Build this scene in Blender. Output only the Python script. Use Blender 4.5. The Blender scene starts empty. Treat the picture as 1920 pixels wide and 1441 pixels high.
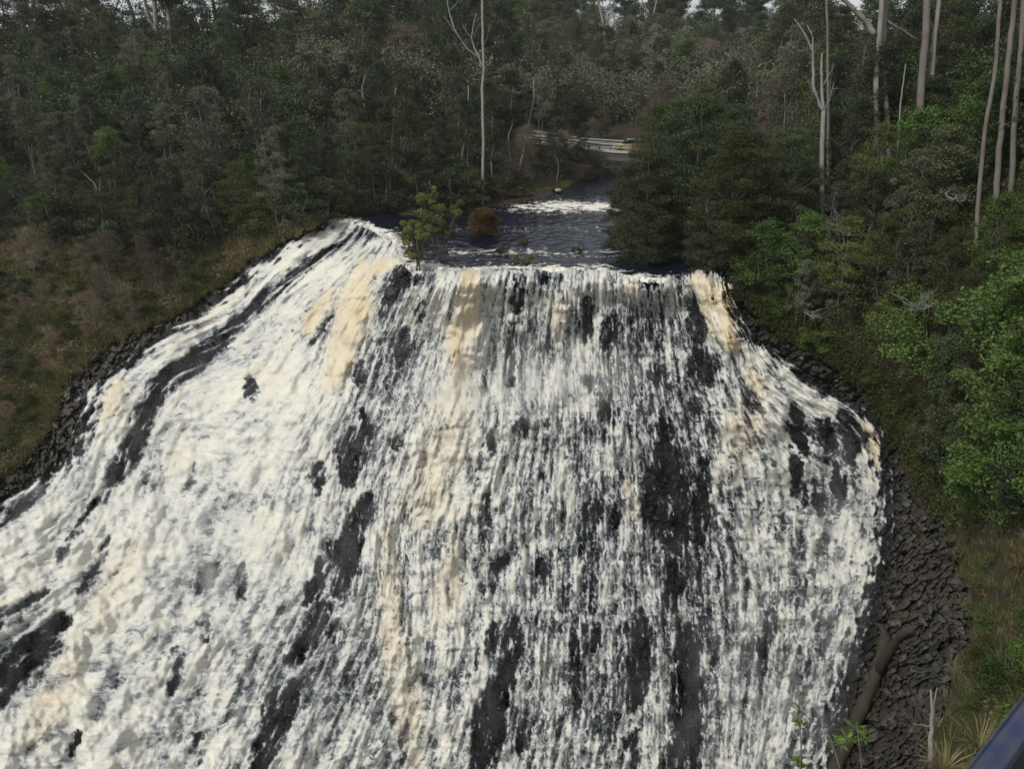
import bpy, math, random
import numpy as np
R = math.radians
random.seed(7); RNG = np.random.default_rng(11)
sc = bpy.context.scene
COL = sc.collection

# ---------------------------------------------------------------- camera
CAMH = 13.0; PITCH = R(23.0); FPX = 1440.0
cam_d = bpy.data.cameras.new('camera'); cam = bpy.data.objects.new('camera', cam_d); COL.objects.link(cam)
cam.location = (0, 0, CAMH); cam.rotation_euler = (R(90) - PITCH, 0, 0)
cam_d.sensor_width = 36; cam_d.lens = 27.0; cam_d.clip_start = .05; cam_d.clip_end = 5000
cam_d.dof.use_dof = True; cam_d.dof.focus_distance = 48; cam_d.dof.aperture_fstop = 11
sc.camera = cam

# ---------------------------------------------------------------- sky and sun
SUN_EL, SUN_AZ = R(48), R(232)      # azimuth clockwise from +Y (the view direction)
w = bpy.data.worlds.new('World'); sc.world = w; w.use_nodes = True
nt = w.node_tree; nt.nodes.clear()
sky = nt.nodes.new('ShaderNodeTexSky'); sky.sky_type = 'NISHITA'; sky.sun_disc = False
sky.sun_elevation = SUN_EL; sky.sun_rotation = SUN_AZ; sky.air_density = 1.0; sky.dust_density = 2.0
tc = nt.nodes.new('ShaderNodeTexCoord'); nz = nt.nodes.new('ShaderNodeTexNoise'); nz.inputs['Scale'].default_value = 2.2
nz.inputs['Detail'].default_value = 6
rp = nt.nodes.new('ShaderNodeValToRGB'); rp.color_ramp.elements[0].position = .32; rp.color_ramp.elements[1].position = .6
rp.color_ramp.elements[0].color = (.55, .55, .55, 1)
mx = nt.nodes.new('ShaderNodeMix'); mx.data_type = 'RGBA'; mx.inputs[7].default_value = (7.3, 7.5, 7.7, 1)
bg = nt.nodes.new('ShaderNodeBackground'); bg.inputs[1].default_value = .088
out = nt.nodes.new('ShaderNodeOutputWorld')
L = nt.links.new
L(tc.outputs['Generated'], nz.inputs['Vector']); L(nz.outputs['Fac'], rp.inputs[0]); L(rp.outputs[0], mx.inputs[0])
L(sky.outputs[0], mx.inputs[6]); L(mx.outputs[2], bg.inputs[0]); L(bg.outputs[0], out.inputs[0])
sl = bpy.data.lights.new('sun', 'SUN'); so = bpy.data.objects.new('sun', sl); COL.objects.link(so)
sl.energy = 2.6; sl.angle = R(6); sl.color = (1, .96, .88)
so.rotation_euler = (R(90) - SUN_EL, 0, -SUN_AZ + math.pi)
# lamp -Z must point away from the sun
sx, sy, sz = math.sin(SUN_AZ) * math.cos(SUN_EL), math.cos(SUN_AZ) * math.cos(SUN_EL), math.sin(SUN_EL)
from mathutils import Vector
so.rotation_euler = Vector((sx, sy, sz)).to_track_quat('Z', 'Y').to_euler()
sc.view_settings.view_transform = 'Standard'; sc.view_settings.look = 'None'
sc.view_settings.exposure = 0.1; sc.view_settings.gamma = 1
sc.cycles.max_bounces = 6; sc.cycles.transparent_max_bounces = 12; sc.cycles.diffuse_bounces = 3

# ---------------------------------------------------------------- helpers: projection, noise
CP, SP = math.cos(PITCH), math.sin(PITCH)
def world(px, py, D):
    px = np.asarray(px, float); py = np.asarray(py, float)
    xc = (px - 960) / FPX; yc = (720.5 - py) / FPX
    return np.stack([xc * D, (CP + yc * SP) * D, CAMH + (-SP + yc * CP) * D], -1)
def plane_D(py, z):
    yc = (720.5 - np.asarray(py, float)) / FPX
    return (z - CAMH) / (-SP + yc * CP)
_P = np.random.default_rng(3).permutation(4096).astype(np.int64)
def _h(ix, iy, seed):
    return _P[(_P[(ix + seed * 131) & 4095] + iy * 7 + seed * 17) & 4095]
def perlin(x, y, seed=0):
    x = np.asarray(x, float); y = np.asarray(y, float)
    ix = np.floor(x).astype(np.int64); iy = np.floor(y).astype(np.int64)
    fx = x - ix; fy = y - iy
    u = fx * fx * fx * (fx * (fx * 6 - 15) + 10); v = fy * fy * fy * (fy * (fy * 6 - 15) + 10)
    def g(i, j, dx, dy):
        a = _h(i, j, seed) * (2 * math.pi / 4096)
        return np.cos(a) * dx + np.sin(a) * dy
    a = g(ix, iy, fx, fy); b = g(ix + 1, iy, fx - 1, fy); c = g(ix, iy + 1, fx, fy - 1); d = g(ix + 1, iy + 1, fx - 1, fy - 1)
    return ((a + (b - a) * u) * (1 - v) + (c + (d - c) * u) * v) * 1.5
def fbm(x, y, o=4, seed=0, ga=.5):
    s = 0; a = 1; t = 0
    for k in range(o):
        s = s + a * perlin(x * 2 ** k, y * 2 ** k, seed + k); t += a; a *= ga
    return s / t
def ridged(x, y, o=3, seed=0):
    s = 0; a = 1; t = 0
    for k in range(o):
        s = s + a * (1 - 2 * np.abs(perlin(x * 2 ** k, y * 2 ** k, seed + k))); t += a; a *= .55
    return s / t
def worley(x, y, seed=0):
    ix = np.floor(x).astype(np.int64); iy = np.floor(y).astype(np.int64)
    f1 = np.full(x.shape, 9.); f2 = np.full(x.shape, 9.); cid = np.zeros(x.shape); cx = np.zeros(x.shape); cy = np.zeros(x.shape)
    for i in (-1, 0, 1):
        for j in (-1, 0, 1):
            h1 = _h(ix + i, iy + j, seed) / 4096.; h2 = _h(ix + i, iy + j, seed + 5) / 4096.
            dx = x - (ix + i + h1); dy = y - (iy + j + h2); d = np.hypot(dx, dy)
            m = d < f1
            f2 = np.where(m, f1, np.minimum(f2, d)); cid = np.where(m, _h(ix + i, iy + j, seed + 9) / 4096., cid)
            cx = np.where(m, dx, cx); cy = np.where(m, dy, cy); f1 = np.where(m, d, f1)
    return f1, f2, cid, cx, cy
def sstep(a, b, x):
    t = np.clip((x - a) / (b - a), 0, 1); return t * t * (3 - 2 * t)
def tps(pts, lam=1e-3):
    P = np.array([p[:2] for p in pts], float) / 500.; V = np.array([p[2] for p in pts], float); n = len(P)
    def K(A, B):
        r2 = ((A[:, None, :] - B[None]) ** 2).sum(-1); return .5 * r2 * np.log(r2 + 1e-12)
    M = np.zeros((n + 3, n + 3)); M[:n, :n] = K(P, P) + lam * np.eye(n); M[:n, n] = 1; M[:n, n + 1:] = P
    M[n:, :n] = M[:n, n:].T
    c = np.linalg.solve(M, np.r_[V, 0, 0, 0])
    def f(x, y):
        x = np.asarray(x, float); sh = x.shape; Q = np.stack([x.ravel(), np.asarray(y, float).ravel()], -1) / 500.
        o = np.empty(len(Q))
        for k in range(0, len(Q), 20000):
            q = Q[k:k + 20000]; o[k:k + 20000] = K(q, P) @ c[:n] + c[n] + q @ c[n + 1:]
        return o.reshape(sh)
    return f
# distance of the bare land and rock, given where it is seen (px, py in the 1920 wide picture) and how far off it lies (m)
LAND = [(-600,60,140),(-600,200,105),(-600,400,85),(-600,600,68),(-600,900,52),(-600,1441,42),(-600,1800,38),
 (0,60,125),(0,150,108),(0,300,85),(0,450,72),(0,550,66),(0,700,60),(0,850,54.5),(0,960,51),(0,1150,47.5),(0,1441,43),(0,1800,39),
 (300,60,120),(300,150,98),(300,300,80),(300,430,70),(300,520,66),(300,640,60),(170,740,57),(450,560,62.5),(100,900,53.5),(450,480,65.5),
 (585,415,64.5),(660,425,66.5),(625,412,66.8),(560,395,66.5),(600,380,69),(600,300,78),(600,200,94),(600,60,135),
 (800,390,70),(800,300,81),(800,240,92),(800,100,135),(1000,355,80),(1000,300,88),(1000,268,93),(1000,200,115),(1000,100,165),(1000,60,250),
 (1060,345,86),(1110,350,90),(1170,330,98),(1230,350,90),(1300,330,91),(1300,292,94),(1440,292,92),(1440,350,78),(1300,200,118),(1300,100,170),(1300,60,250),
 (900,430,66.3),(750,440,64.5),(1000,430,66.3),(1100,400,73.2),(1000,480,57.4),(850,480,57.4),(1200,480,57.4),(1200,420,68.5),
 (760,500,53.5),(860,508,52.3),(1000,505,52.6),(1150,508,52.3),(1300,515,51.5),(1345,520,50.7),
 (1400,480,52.5),(1380,400,66),(1500,400,60),(1500,300,72),(1500,150,110),(1500,60,200),(1500,520,49.5),(1430,640,48.5),
 (1700,500,43),(1700,300,56),(1700,100,85),(1700,60,110),(1700,650,41.5),(1700,780,42),(1600,770,46),(1650,930,43.5),
 (1900,300,42),(1900,100,60),(1900,500,35),(1900,700,30),(1900,900,26),(1800,1000,31),(1750,900,36.5),(1900,1150,21),(1900,1300,17),
 (1800,1200,27),(1700,1100,38),(1600,1100,42.5),(1600,1300,40),(1700,1300,34),(1700,1441,30),(1560,1441,40),(1850,1441,17),(1750,1400,26),
 (2200,1200,12),(2400,300,30),(2400,600,20),(2400,1000,13),(2400,60,50),(2200,1700,7),(3300,60,40),(3300,400,21),(3300,900,11.5),(3300,1700,7.5),(1700,1800,28),(1400,1800,38),
 (600,560,58.5),(700,560,54.8),(800,600,51.7),(960,600,51.7),(1100,600,51.4),(1250,600,50.9),
 (960,715,51.2),(700,715,53.5),(1200,715,50.6),(960,750,49.7),(700,750,52),(1200,750,49.3),(1400,730,48.3),(500,730,56),(350,730,58),
 (960,900,48.9),(700,900,50.5),(500,900,52.3),(300,900,54),(1200,900,48.6),(1450,900,46.8),
 (960,1150,46.8),(600,1150,47.6),(300,1150,48.7),(1250,1150,46.5),(1500,1150,44.6),
 (960,1441,44.5),(500,1441,44),(1300,1441,43.8),(200,1800,41),(700,1800,42.5),(1100,1800,42.5)]
_land = tps([(a, b, math.log(c)) for a, b, c in LAND], 3e-4)
def landD(px, py): return np.exp(_land(px, py))
def ground(px, py, sink=0.0):
    p = world(px, py, landD(px, py)); p[..., 2] -= sink; return p
def ipl(v, pts):
    a = sorted(pts); return np.interp(v, [p[0] for p in a], [p[1] for p in a])

# ---------------------------------------------------------------- helpers: meshes, tags, materials
def mk(name, V, F, mat, parent=None, attrs=None, smooth=False, uv=None):
    V = np.asarray(V, np.float32); F = np.asarray(F, np.int32)
    me = bpy.data.meshes.new(name); me.vertices.add(len(V)); me.vertices.foreach_set('co', V.ravel())
    k = F.shape[1]; me.loops.add(F.size); me.loops.foreach_set('vertex_index', F.ravel())
    me.polygons.add(len(F)); me.polygons.foreach_set('loop_start', np.arange(0, F.size, k, dtype=np.int32))
    me.polygons.foreach_set('loop_total', np.full(len(F), k, np.int32))
    me.polygons.foreach_set('use_smooth', np.full(len(F), bool(smooth)))
    for n, a in (attrs or {}).items():
        at = me.attributes.new(n, 'FLOAT', 'POINT'); at.data.foreach_set('value', np.asarray(a, np.float32).ravel())
    if uv is not None:
        ul = me.uv_layers.new(name='flow'); ul.data.foreach_set('uv', np.asarray(uv, np.float32)[F.ravel()].ravel())
    me.update(calc_edges=True); me.materials.append(mat)
    o = bpy.data.objects.new(name, me); COL.objects.link(o)
    if parent: o.parent = parent
    return o
def tag(o, label=None, cat=None, group=None, kind=None):
    for k, v in (('label', label), ('category', cat), ('group', group), ('kind', kind)):
        if v: o[k] = v
    return o
def empty(name, loc, rz=0, label=None, cat=None, group=None):
    o = bpy.data.objects.new(name, None); COL.objects.link(o); o.location = tuple(float(v) for v in loc); o.rotation_euler = (0, 0, rz)
    o.empty_display_size = .3
    return tag(o, label, cat, group)
def copy_tree(src, loc, rz=0, scale=1, label=None, group=None):
    c = src.copy(); COL.objects.link(c); c.location = tuple(float(v) for v in loc); c.rotation_euler = (0, 0, rz); c.scale = scale if isinstance(scale, tuple) else (scale,) * 3
    if label: c['label'] = label
    if group: c['group'] = group
    for ch in src.children:
        d = ch.copy(); COL.objects.link(d); d.parent = c
    return c
def grid_faces(nx, ny, keep=None):
    i = np.arange(nx * ny).reshape(ny, nx)
    F = np.stack([i[:-1, :-1], i[1:, :-1], i[1:, 1:], i[:-1, 1:]], -1).reshape(-1, 4)
    if keep is not None:
        k = keep.reshape(ny, nx); kk = (k[:-1, :-1] | k[1:, :-1] | k[1:, 1:] | k[:-1, 1:]).ravel(); F = F[kk]
    return F
def compact(V, F, attrs=None, uv=None):
    u, inv = np.unique(F.ravel(), return_inverse=True)
    return V[u], inv.reshape(F.shape), ({k: a.ravel()[u] for k, a in attrs.items()} if attrs else None), (uv[u] if uv is not None else None)
class MB:
    def __init__(s): s.V = []; s.F = []; s.n = 0
    def add(s, V, F):
        V = np.asarray(V, float); s.V.append(V); s.F += [[i + s.n for i in f] for f in F]; s.n += len(V)
    def tube(s, P, r, k=6, cap=True):
        P = np.asarray(P, float); n = len(P); r = np.broadcast_to(np.asarray(r, float), (n,))
        T = np.gradient(P, axis=0); T /= np.linalg.norm(T, axis=1)[:, None] + 1e-9
        ref = np.array([0, 1., 0]) if abs(T[:, 1]).mean() < .8 else np.array([1., 0, 0])
        A = np.cross(T, ref); A /= np.linalg.norm(A, axis=1)[:, None] + 1e-9; B = np.cross(T, A)
        th = np.linspace(0, 2 * math.pi, k, endpoint=False)
        V = P[:, None] + r[:, None, None] * (np.cos(th)[None, :, None] * A[:, None] + np.sin(th)[None, :, None] * B[:, None])
        F = [[i * k + j, i * k + (j + 1) % k, (i + 1) * k + (j + 1) % k, (i + 1) * k + j] for i in range(n - 1) for j in range(k)]
        if cap: F += [list(range(k))[::-1], [(n - 1) * k + j for j in range(k)]]
        s.add(V.reshape(-1, 3), F)
    def box(s, c, d, ax=(1, 0), bev=0):
        cx, cy, cz = c; hx, hy, hz = d[0] / 2, d[1] / 2, d[2] / 2
        u = np.array([ax[0], ax[1], 0.]); u /= np.linalg.norm(u); v = np.array([-u[1], u[0], 0]); w_ = np.array([0, 0, 1.])
        V = [np.array(c) + a * hx * u + b * hy * v + e * hz * w_ for a in (-1, 1) for b in (-1, 1) for e in (-1, 1)]
        s.add(V, [[0, 1, 3, 2], [4, 6, 7, 5], [0, 4, 5, 1], [2, 3, 7, 6], [0, 2, 6, 4], [1, 5, 7, 3]])
    def build(s, name, mat, parent=None, smooth=True, bevel=0):
        me = bpy.data.meshes.new(name); me.from_pydata(np.concatenate(s.V).tolist(), [], s.F); me.update()
        for p in me.polygons: p.use_smooth = smooth
        me.materials.append(mat); o = bpy.data.objects.new(name, me); COL.objects.link(o)
        if parent: o.parent = parent
        if bevel:
            m = o.modifiers.new('bevel', 'BEVEL'); m.width = bevel; m.segments = 2
        return o

class Mat:
    def __init__(s, name, rough=.8, spec=.3):
        s.m = bpy.data.materials.new(name); s.m.use_nodes = True; s.nt = s.m.node_tree; s.b = s.nt.nodes['Principled BSDF']
        s.b.inputs['Roughness'].default_value = rough; s.b.inputs['Specular IOR Level'].default_value = spec
        s.l = s.nt.links.new; s.out = s.nt.nodes['Material Output']
    def n(s, t, **k):
        x = s.nt.nodes.new('ShaderNode' + t)
        for a, v in k.items():
            if a in x.inputs: x.inputs[a].default_value = v
            else: setattr(x, a, v)
        return x
    def noise(s, scale, det=4, vec=None, rough=.55, coord='Object'):
        x = s.n('TexNoise', Scale=scale, Detail=det, Roughness=rough)
        if vec is None:
            if not hasattr(s, '_tc'): s._tc = s.n('TexCoord')
            vec = s._tc.outputs[coord]
        s.l(vec, x.inputs['Vector']); return x.outputs['Fac']
    def attr(s, name): return s.n('Attribute', attribute_name=name).outputs['Fac']
    def ramp(s, fac, stops):
        x = s.n('ValToRGB'); e = x.color_ramp.elements
        while len(e) < len(stops): e.new(.5)
        for k, (p, c) in zip(e, stops):
            k.position = p; k.color = (c, c, c, 1) if not isinstance(c, tuple) else (*c, 1)
        s.l(fac, x.inputs[0]); return x.outputs[0]
    def mix(s, fac, a, b):
        x = s.n('Mix', data_type='RGBA')
        for v, i in ((fac, 0), (a, 6), (b, 7)):
            if isinstance(v, (int, float)): x.inputs[i].default_value = v
            elif isinstance(v, tuple): x.inputs[i].default_value = (*v, 1)
            else: s.l(v, x.inputs[i])
        return x.outputs[2]
    def math(s, op, a, b=0., c=0., clamp=False):
        x = s.n('Math', operation=op, use_clamp=clamp)
        for v, i in ((a, 0), (b, 1), (c, 2)):
            if isinstance(v, (int, float)): x.inputs[i].default_value = v
            else: s.l(v, x.inputs[i])
        return x.outputs[0]
    def color(s, c): s.l(c, s.b.inputs['Base Color']) if not isinstance(c, tuple) else setattr(s.b.inputs['Base Color'], 'default_value', (*c, 1))
    def bump(s, h, st=.5, dist=.05):
        x = s.n('Bump', Strength=st, Distance=dist); s.l(h, x.inputs['Height']); s.l(x.outputs[0], s.b.inputs['Normal'])

def mat_foliage(name, stops, trans=.25, vary=.35):
    m = Mat(name, .55, .25)
    oi = m.n('ObjectInfo'); a = m.attr('leaf')
    f = m.math('ADD', m.math('MULTIPLY', a, 1 - vary), m.math('MULTIPLY', oi.outputs['Random'], vary))
    c = m.ramp(f, stops)
    hs = m.n('HueSaturation'); m.l(c, hs.inputs['Color'])
    rnd = m.math('FRACT', m.math('MULTIPLY', oi.outputs['Random'], 17.31))
    m.l(m.math('ADD', m.math('MULTIPLY', rnd, 1.0), .68), hs.inputs['Value'])
    rnd2 = m.math('FRACT', m.math('MULTIPLY', oi.outputs['Random'], 53.7))
    m.l(m.math('ADD', m.math('MULTIPLY', rnd2, .030), .487), hs.inputs['Hue'])
    hs.inputs['Saturation'].default_value = 1.08
    m.color(hs.outputs[0])
    tr = m.n('BsdfTranslucent'); m.l(hs.outputs[0], tr.inputs[0]); ms = m.n('MixShader', Fac=trans)
    m.l(m.b.outputs[0], ms.inputs[1]); m.l(tr.outputs[0], ms.inputs[2]); m.l(ms.outputs[0], m.out.inputs[0])
    return m.m
M = {}
M['leaf_dark'] = mat_foliage('dark_foliage', [(0, (.016, .022, .011)), (.5, (.042, .054, .026)), (1, (.095, .112, .052))])
M['leaf_olive'] = mat_foliage('olive_foliage', [(0, (.020, .026, .010)), (.5, (.054, .064, .022)), (1, (.12, .130, .046))])
M['leaf_grey'] = mat_foliage('grey_green_foliage', [(0, (.026, .032, .020)), (.5, (.070, .080, .050)), (1, (.18, .19, .125))])
M['leaf_bright'] = mat_foliage('bright_foliage', [(0, (.018, .038, .010)), (.5, (.054, .084, .024)), (1, (.11, .17, .045))])
M['leaf_brown'] = mat_foliage('brown_foliage', [(0, (.045, .034, .022)), (.5, (.115, .088, .062)), (1, (.20, .16, .12))])
M['leaf_yellow'] = mat_foliage('yellow_foliage', [(0, (.06, .06, .010)), (.5, (.15, .15, .025)), (1, (.26, .25, .06))])
M['leaf_rust'] = mat_foliage('rust_foliage', [(0, (.05, .045, .015)), (.45, (.085, .066, .028)), (1, (.155, .085, .040))], vary=0)
M['leaf_tea'] = mat_foliage('tea_tree_foliage', [(0, (.035, .042, .014)), (.5, (.095, .105, .036)), (1, (.20, .205, .085))], vary=.1)
M['grass_dull'] = mat_foliage('dull_grass', [(0, (.045, .055, .018)), (.4, (.095, .100, .040)), (.7, (.155, .130, .078)), (1, (.24, .19, .135))], .2, 0)
M['grass'] = mat_foliage('dry_grass', [(0, (.075, .085, .030)), (.4, (.15, .155, .062)), (.7, (.24, .195, .115)), (1, (.36, .28, .20))], .2, 0)
def mat_bark(name, a, b, c, sc_=3):
    m = Mat(name, .8, .25); oi = m.n('ObjectInfo')
    mp = m.n('Mapping'); m._tc = m.n('TexCoord'); m.l(m._tc.outputs['Object'], mp.inputs['Vector']); mp.inputs['Scale'].default_value = (1, 1, .18)
    n1 = m.noise(sc_, 5, mp.outputs[0]); n2 = m.noise(.7, 3)
    col = m.mix(m.ramp(n2, [(.50, 0.), (.62, 1.)]), m.mix(n1, a, b), c)
    m.color(col); m.bump(n1, .6, .03); return m.m
M['bark_pale'] = mat_bark('pale_gum_bark', (.11, .107, .10), (.25, .24, .225), (.16, .12, .10))
M['bark_grey'] = mat_bark('grey_bark', (.07, .065, .055), (.16, .15, .135), (.10, .08, .065), 6)
M['bark_dead'] = mat_bark('bleached_dead_wood', (.13, .125, .115), (.26, .25, .235), (.16, .15, .14), 5)
M['bark_red'] = mat_bark('reddish_gum_bark', (.075, .066, .058), (.165, .148, .134), (.105, .078, .066), 2)
M['log'] = mat_bark('mossy_log', (.014, .012, .010), (.060, .052, .042), (.030, .033, .014), 7)

# land
m = Mat('land', .92, .15); m._tc = m.n('TexCoord')
n1 = m.noise(.35, 6); n2 = m.noise(3.0, 5); n3 = m.noise(1.1, 4)
soil = m.mix(n2, (.022, .017, .012), (.060, .046, .034))
gr = m.mix(n3, (.035, .040, .016), (.085, .070, .038))
m.color(m.mix(m.math('MULTIPLY', m.attr('grassy'), m.ramp(n1, [(.35, .35), (.6, 1.)])), soil, gr))
m.bump(n2, .8, .15); M['land'] = m.m
# basalt
m = Mat('basalt', .5, .28); m._tc = m.n('TexCoord')
n1 = m.noise(.5, 5); n2 = m.noise(9, 6, rough=.65); n3 = m.noise(2.2, 5)
c = m.mix(m.ramp(n2, [(.3, 0.), (.75, 1.)]), (.010, .010, .011), (.050, .048, .046))
dry = m.mix(n3, (.030, .025, .019), (.115, .095, .070))
c = m.mix(m.math('MULTIPLY', m.attr('dry'), m.ramp(n1, [(.3, .15), (.7, .85)])), c, dry)
lich = m.ramp(m.noise(5.5, 3), [(.66, 0.), (.72, 1.)])
c = m.mix(m.math('MULTIPLY', m.math('MULTIPLY', lich, m.attr('dry')), .6), c, (.20, .185, .15))
c = m.mix(m.math('MULTIPLY', m.math('POWER', m.attr('cell'), 2.), m.math('ADD', m.math('MULTIPLY', m.attr('dry'), .75), .2)), c, (.11, .104, .096))
moss = m.math('MULTIPLY', m.ramp(m.noise(.9, 6, rough=.65), [(.52, 0.), (.62, .8)]), m.attr('dry'))
c = m.mix(moss, c, (.055, .052, .022))
c = m.mix(m.attr('dry'), m.mix(.80, c, (.004, .006, .010)), c)
edge = m.attr('crack'); c = m.mix(edge, c, (.006, .006, .006))
m.color(c); m.bump(n2, .7, .06)
m.l(m.math('ADD', m.math('MULTIPLY', m.attr('dry'), .15), m.math('MULTIPLY', n3, .85)), m.b.inputs['Roughness'])
M['basalt'] = m.m
# falling white water: opaque foam with holes where the rock shows through
m = Mat('white_water', .62, .35)
uvn = m.n('UVMap', uv_map='flow'); uv = uvn.outputs[0]
f0 = m.noise(.45, 4, uv, .6); f1 = m.noise(1.0, 4, uv, .6); f2 = m.noise(2.3, 3, uv, .6)
web = m.math('SUBTRACT', 1., m.math('MULTIPLY', m.math('ABSOLUTE', m.math('SUBTRACT', f1, .5)), 6.))   # bright strands where the noise crosses its middle
web2 = m.math('SUBTRACT', 1., m.math('MULTIPLY', m.math('ABSOLUTE', m.math('SUBTRACT', f0, .5)), 6.))
def cent(x, mid, k): return m.math('MULTIPLY', m.math('SUBTRACT', x, mid), k)
lace = m.math('ADD', m.math('ADD', cent(web, .45, .18), cent(web2, .45, .12)), m.math('ADD', cent(f1, .5, .35), cent(f2, .5, .75)))
al = m.math('ADD', m.attr('cover'), m.math('MULTIPLY', lace, m.attr('lace')))
alpha = m.ramp(al, [(.12, 0.), (.36, .25), (.56, .65), (.82, 1.)])
col = m.ramp(m.math('MULTIPLY', al, .7), [(.12, (.22, .25, .29)), (.34, (.37, .40, .42)), (.52, (.55, .56, .545)), (.72, (.70, .69, .625)), (.90, (.80, .778, .685))])
tf = m.math('MULTIPLY', m.math('MULTIPLY', m.attr('tan'), m.ramp(m.noise(.22, 5, uv), [(.3, .25), (.6, 1.)])), m.ramp(m.math('MULTIPLY', al, .6), [(.45, 1.), (.95, .5)]))
col = m.mix(tf, col, m.mix(f0, (.68, .54, .27), (.60, .37, .10)))
m.color(col)
m.bump(m.math('ADD', f0, m.math('MULTIPLY', f1, .8)), .35, .12)
tl = m.n('BsdfTranslucent'); m.l(col, tl.inputs[0]); mt = m.n('MixShader', Fac=.22); m.l(m.b.outputs[0], mt.inputs[1]); m.l(tl.outputs[0], mt.inputs[2])
tb = m.n('BsdfTransparent'); ms = m.n('MixShader')
m.l(m.math('MAXIMUM', alpha, m.attr('veil')), ms.inputs[0]); m.l(tb.outputs[0], ms.inputs[1]); m.l(mt.outputs[0], ms.inputs[2]); m.l(ms.outputs[0], m.out.inputs[0])
M['white_water'] = m.m
m = Mat('spray', 1., 0.)
uv = m.n('UVMap', uv_map='flow').outputs[0]; mp = m.n('Mapping'); m.l(uv, mp.inputs[0]); mp.inputs['Scale'].default_value = (2.4, 1.0, 1)
n1 = m.noise(1.2, 6, mp.outputs[0], .6)
spray_fac = m.math('MULTIPLY', m.attr('den'), m.ramp(n1, [(.35, 0.), (.75, 1.)])); m.color((.78, .79, .79))
m.b.inputs['Specular IOR Level'].default_value = 0
tb = m.n('BsdfTransparent'); tl = m.n('BsdfTranslucent'); tl.inputs[0].default_value = (.78, .79, .79, 1); m2 = m.n('MixShader', Fac=.4); m.l(m.b.outputs[0], m2.inputs[1]); m.l(tl.outputs[0], m2.inputs[2])
ms = m.n('MixShader'); m.l(spray_fac, ms.inputs[0]); m.l(tb.outputs[0], ms.inputs[1]); m.l(m2.outputs[0], ms.inputs[2]); m.l(ms.outputs[0], m.out.inputs[0]); M['spray'] = m.m
# river
m = Mat('river', .12, .22); m._tc = m.n('TexCoord')
mp = m.n('Mapping'); m.l(m._tc.outputs['Object'], mp.inputs['Vector']); mp.inputs['Scale'].default_value = (1, 1.9, 1)
n1 = m.noise(2.6, 6, mp.outputs[0], .65); n2 = m.noise(7, 5, mp.outputs[0])
fo = m.ramp(m.math('ADD', m.attr('foam'), m.math('MULTIPLY', m.math('SUBTRACT', m.math('ADD', m.math('MULTIPLY', n1, .6), m.math('MULTIPLY', n2, .4)), .5), 1.7)), [(.42, 0.), (.60, 1.)])
m.color(m.mix(fo, (.006, .008, .017), (.66, .64, .58)))
m.l(m.math('ADD', m.math('MULTIPLY', fo, .5), .1), m.b.inputs['Roughness'])
m.bump(m.math('ADD', n1, m.math('MULTIPLY', n2, .4)), .5, .05); M['river'] = m.m
def plain(name, c, c2=None, rough=.6, spec=.4, metal=0, scale=4):
    m = Mat(name, rough, spec); m.color(m.mix(m.ramp(m.noise(scale, 5), [(.35, 0.), (.65, 1.)]), c, c2 or tuple(x * .7 for x in c)))
    m.b.inputs['Metallic'].default_value = metal; return m.m
M['asphalt'] = plain('gravel_road', (.17, .155, .14), (.11, .10, .09), .95)
M['concrete'] = plain('bridge_concrete', (.30, .29, .27), (.20, .19, .175), .85, scale=2)
M['galv'] = plain('galvanised_rail', (.42, .42, .40), (.30, .30, .29), .45, .5, .3)
M['timber_dark'] = plain('dark_timber', (.05, .045, .04), rough=.9)
M['white_paint'] = plain('weathered_white_paint', (.60, .60, .54), (.42, .42, .36), .7)
M['yellow_paint'] = plain('yellow_car_paint', (.50, .36, .06), (.46, .33, .05), .3, .5)
M['glass'] = plain('car_glass', (.02, .022, .025), rough=.08, spec=.6)
M['rubber'] = plain('rubber', (.02, .02, .02), rough=.9)
M['rail_blue'] = plain('blue_painted_steel', (.018, .030, .10), (.05, .055, .075), .28, .6, .35, scale=14)
M['steel_dark'] = plain('dark_steel', (.014, .014, .018), rough=.6)
M['grating'] = plain('deck_steel', (.12, .12, .12), rough=.6, metal=.5)

# ---------------------------------------------------------------- the land
px = np.concatenate([np.arange(-700, 2500., 8), np.arange(2500, 3801, 26)]); py = np.arange(56, 1900.1, 6)
PX, PY = np.meshgrid(px, py); D = landD(PX, PY)
W0 = None
ledge = lambda q: ipl(q, [(415,605),(440,570),(490,500),(540,450),(600,370),(640,300),(690,240),(710,200),(740,172),(800,166),(850,148),(880,118),(900,85),(930,30),(960,-10),(1100,-200),(1900,-700)])
redge = lambda q: ipl(q, [(490,1350),(560,1360),(640,1395),(655,1440),(700,1485),(740,1550),(770,1600),(800,1632),(860,1643),(930,1655),(1000,1650),(1100,1630),(1200,1600),(1300,1570),(1400,1545),(1500,1520),(1900,1450)])
rockR = lambda q: ipl(q, [(500,1365),(560,1395),(640,1480),(700,1590),(740,1640),(800,1668),(860,1710),(930,1745),(1000,1790),(1100,1820),(1200,1830),(1300,1790),(1441,1740),(1900,1650)])
rockL = lambda q: ledge(q) - ipl(q, [(420,15),(480,45),(600,75),(660,110),(720,80),(760,75),(860,110),(920,110),(1000,250)])
ein = np.minimum(np.minimum(PX - rockL(PY), rockR(PY) - PX), (PY - ipl(PX, [(560,404),(600,398),(640,404),(690,414),(735,440),(760,480),(860,494),(1345,500)])) * 1.5)
ein = ein + 22 * fbm(PX / 70, PY / 70, 3, 61)
infall = ein > -30
D = D + 2.6 * sstep(-8, 45, ein); W0 = world(PX, PY, D)
rough_ = fbm(W0[..., 0] / 5, W0[..., 1] / 5, 5, 3) * .9 + fbm(W0[..., 0] / 1.3, W0[..., 1] / 1.3, 3, 8) * .22
inriver = (PX > 600) & (PX < 1400) & (PY > 370) & (PY < 520)
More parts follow.
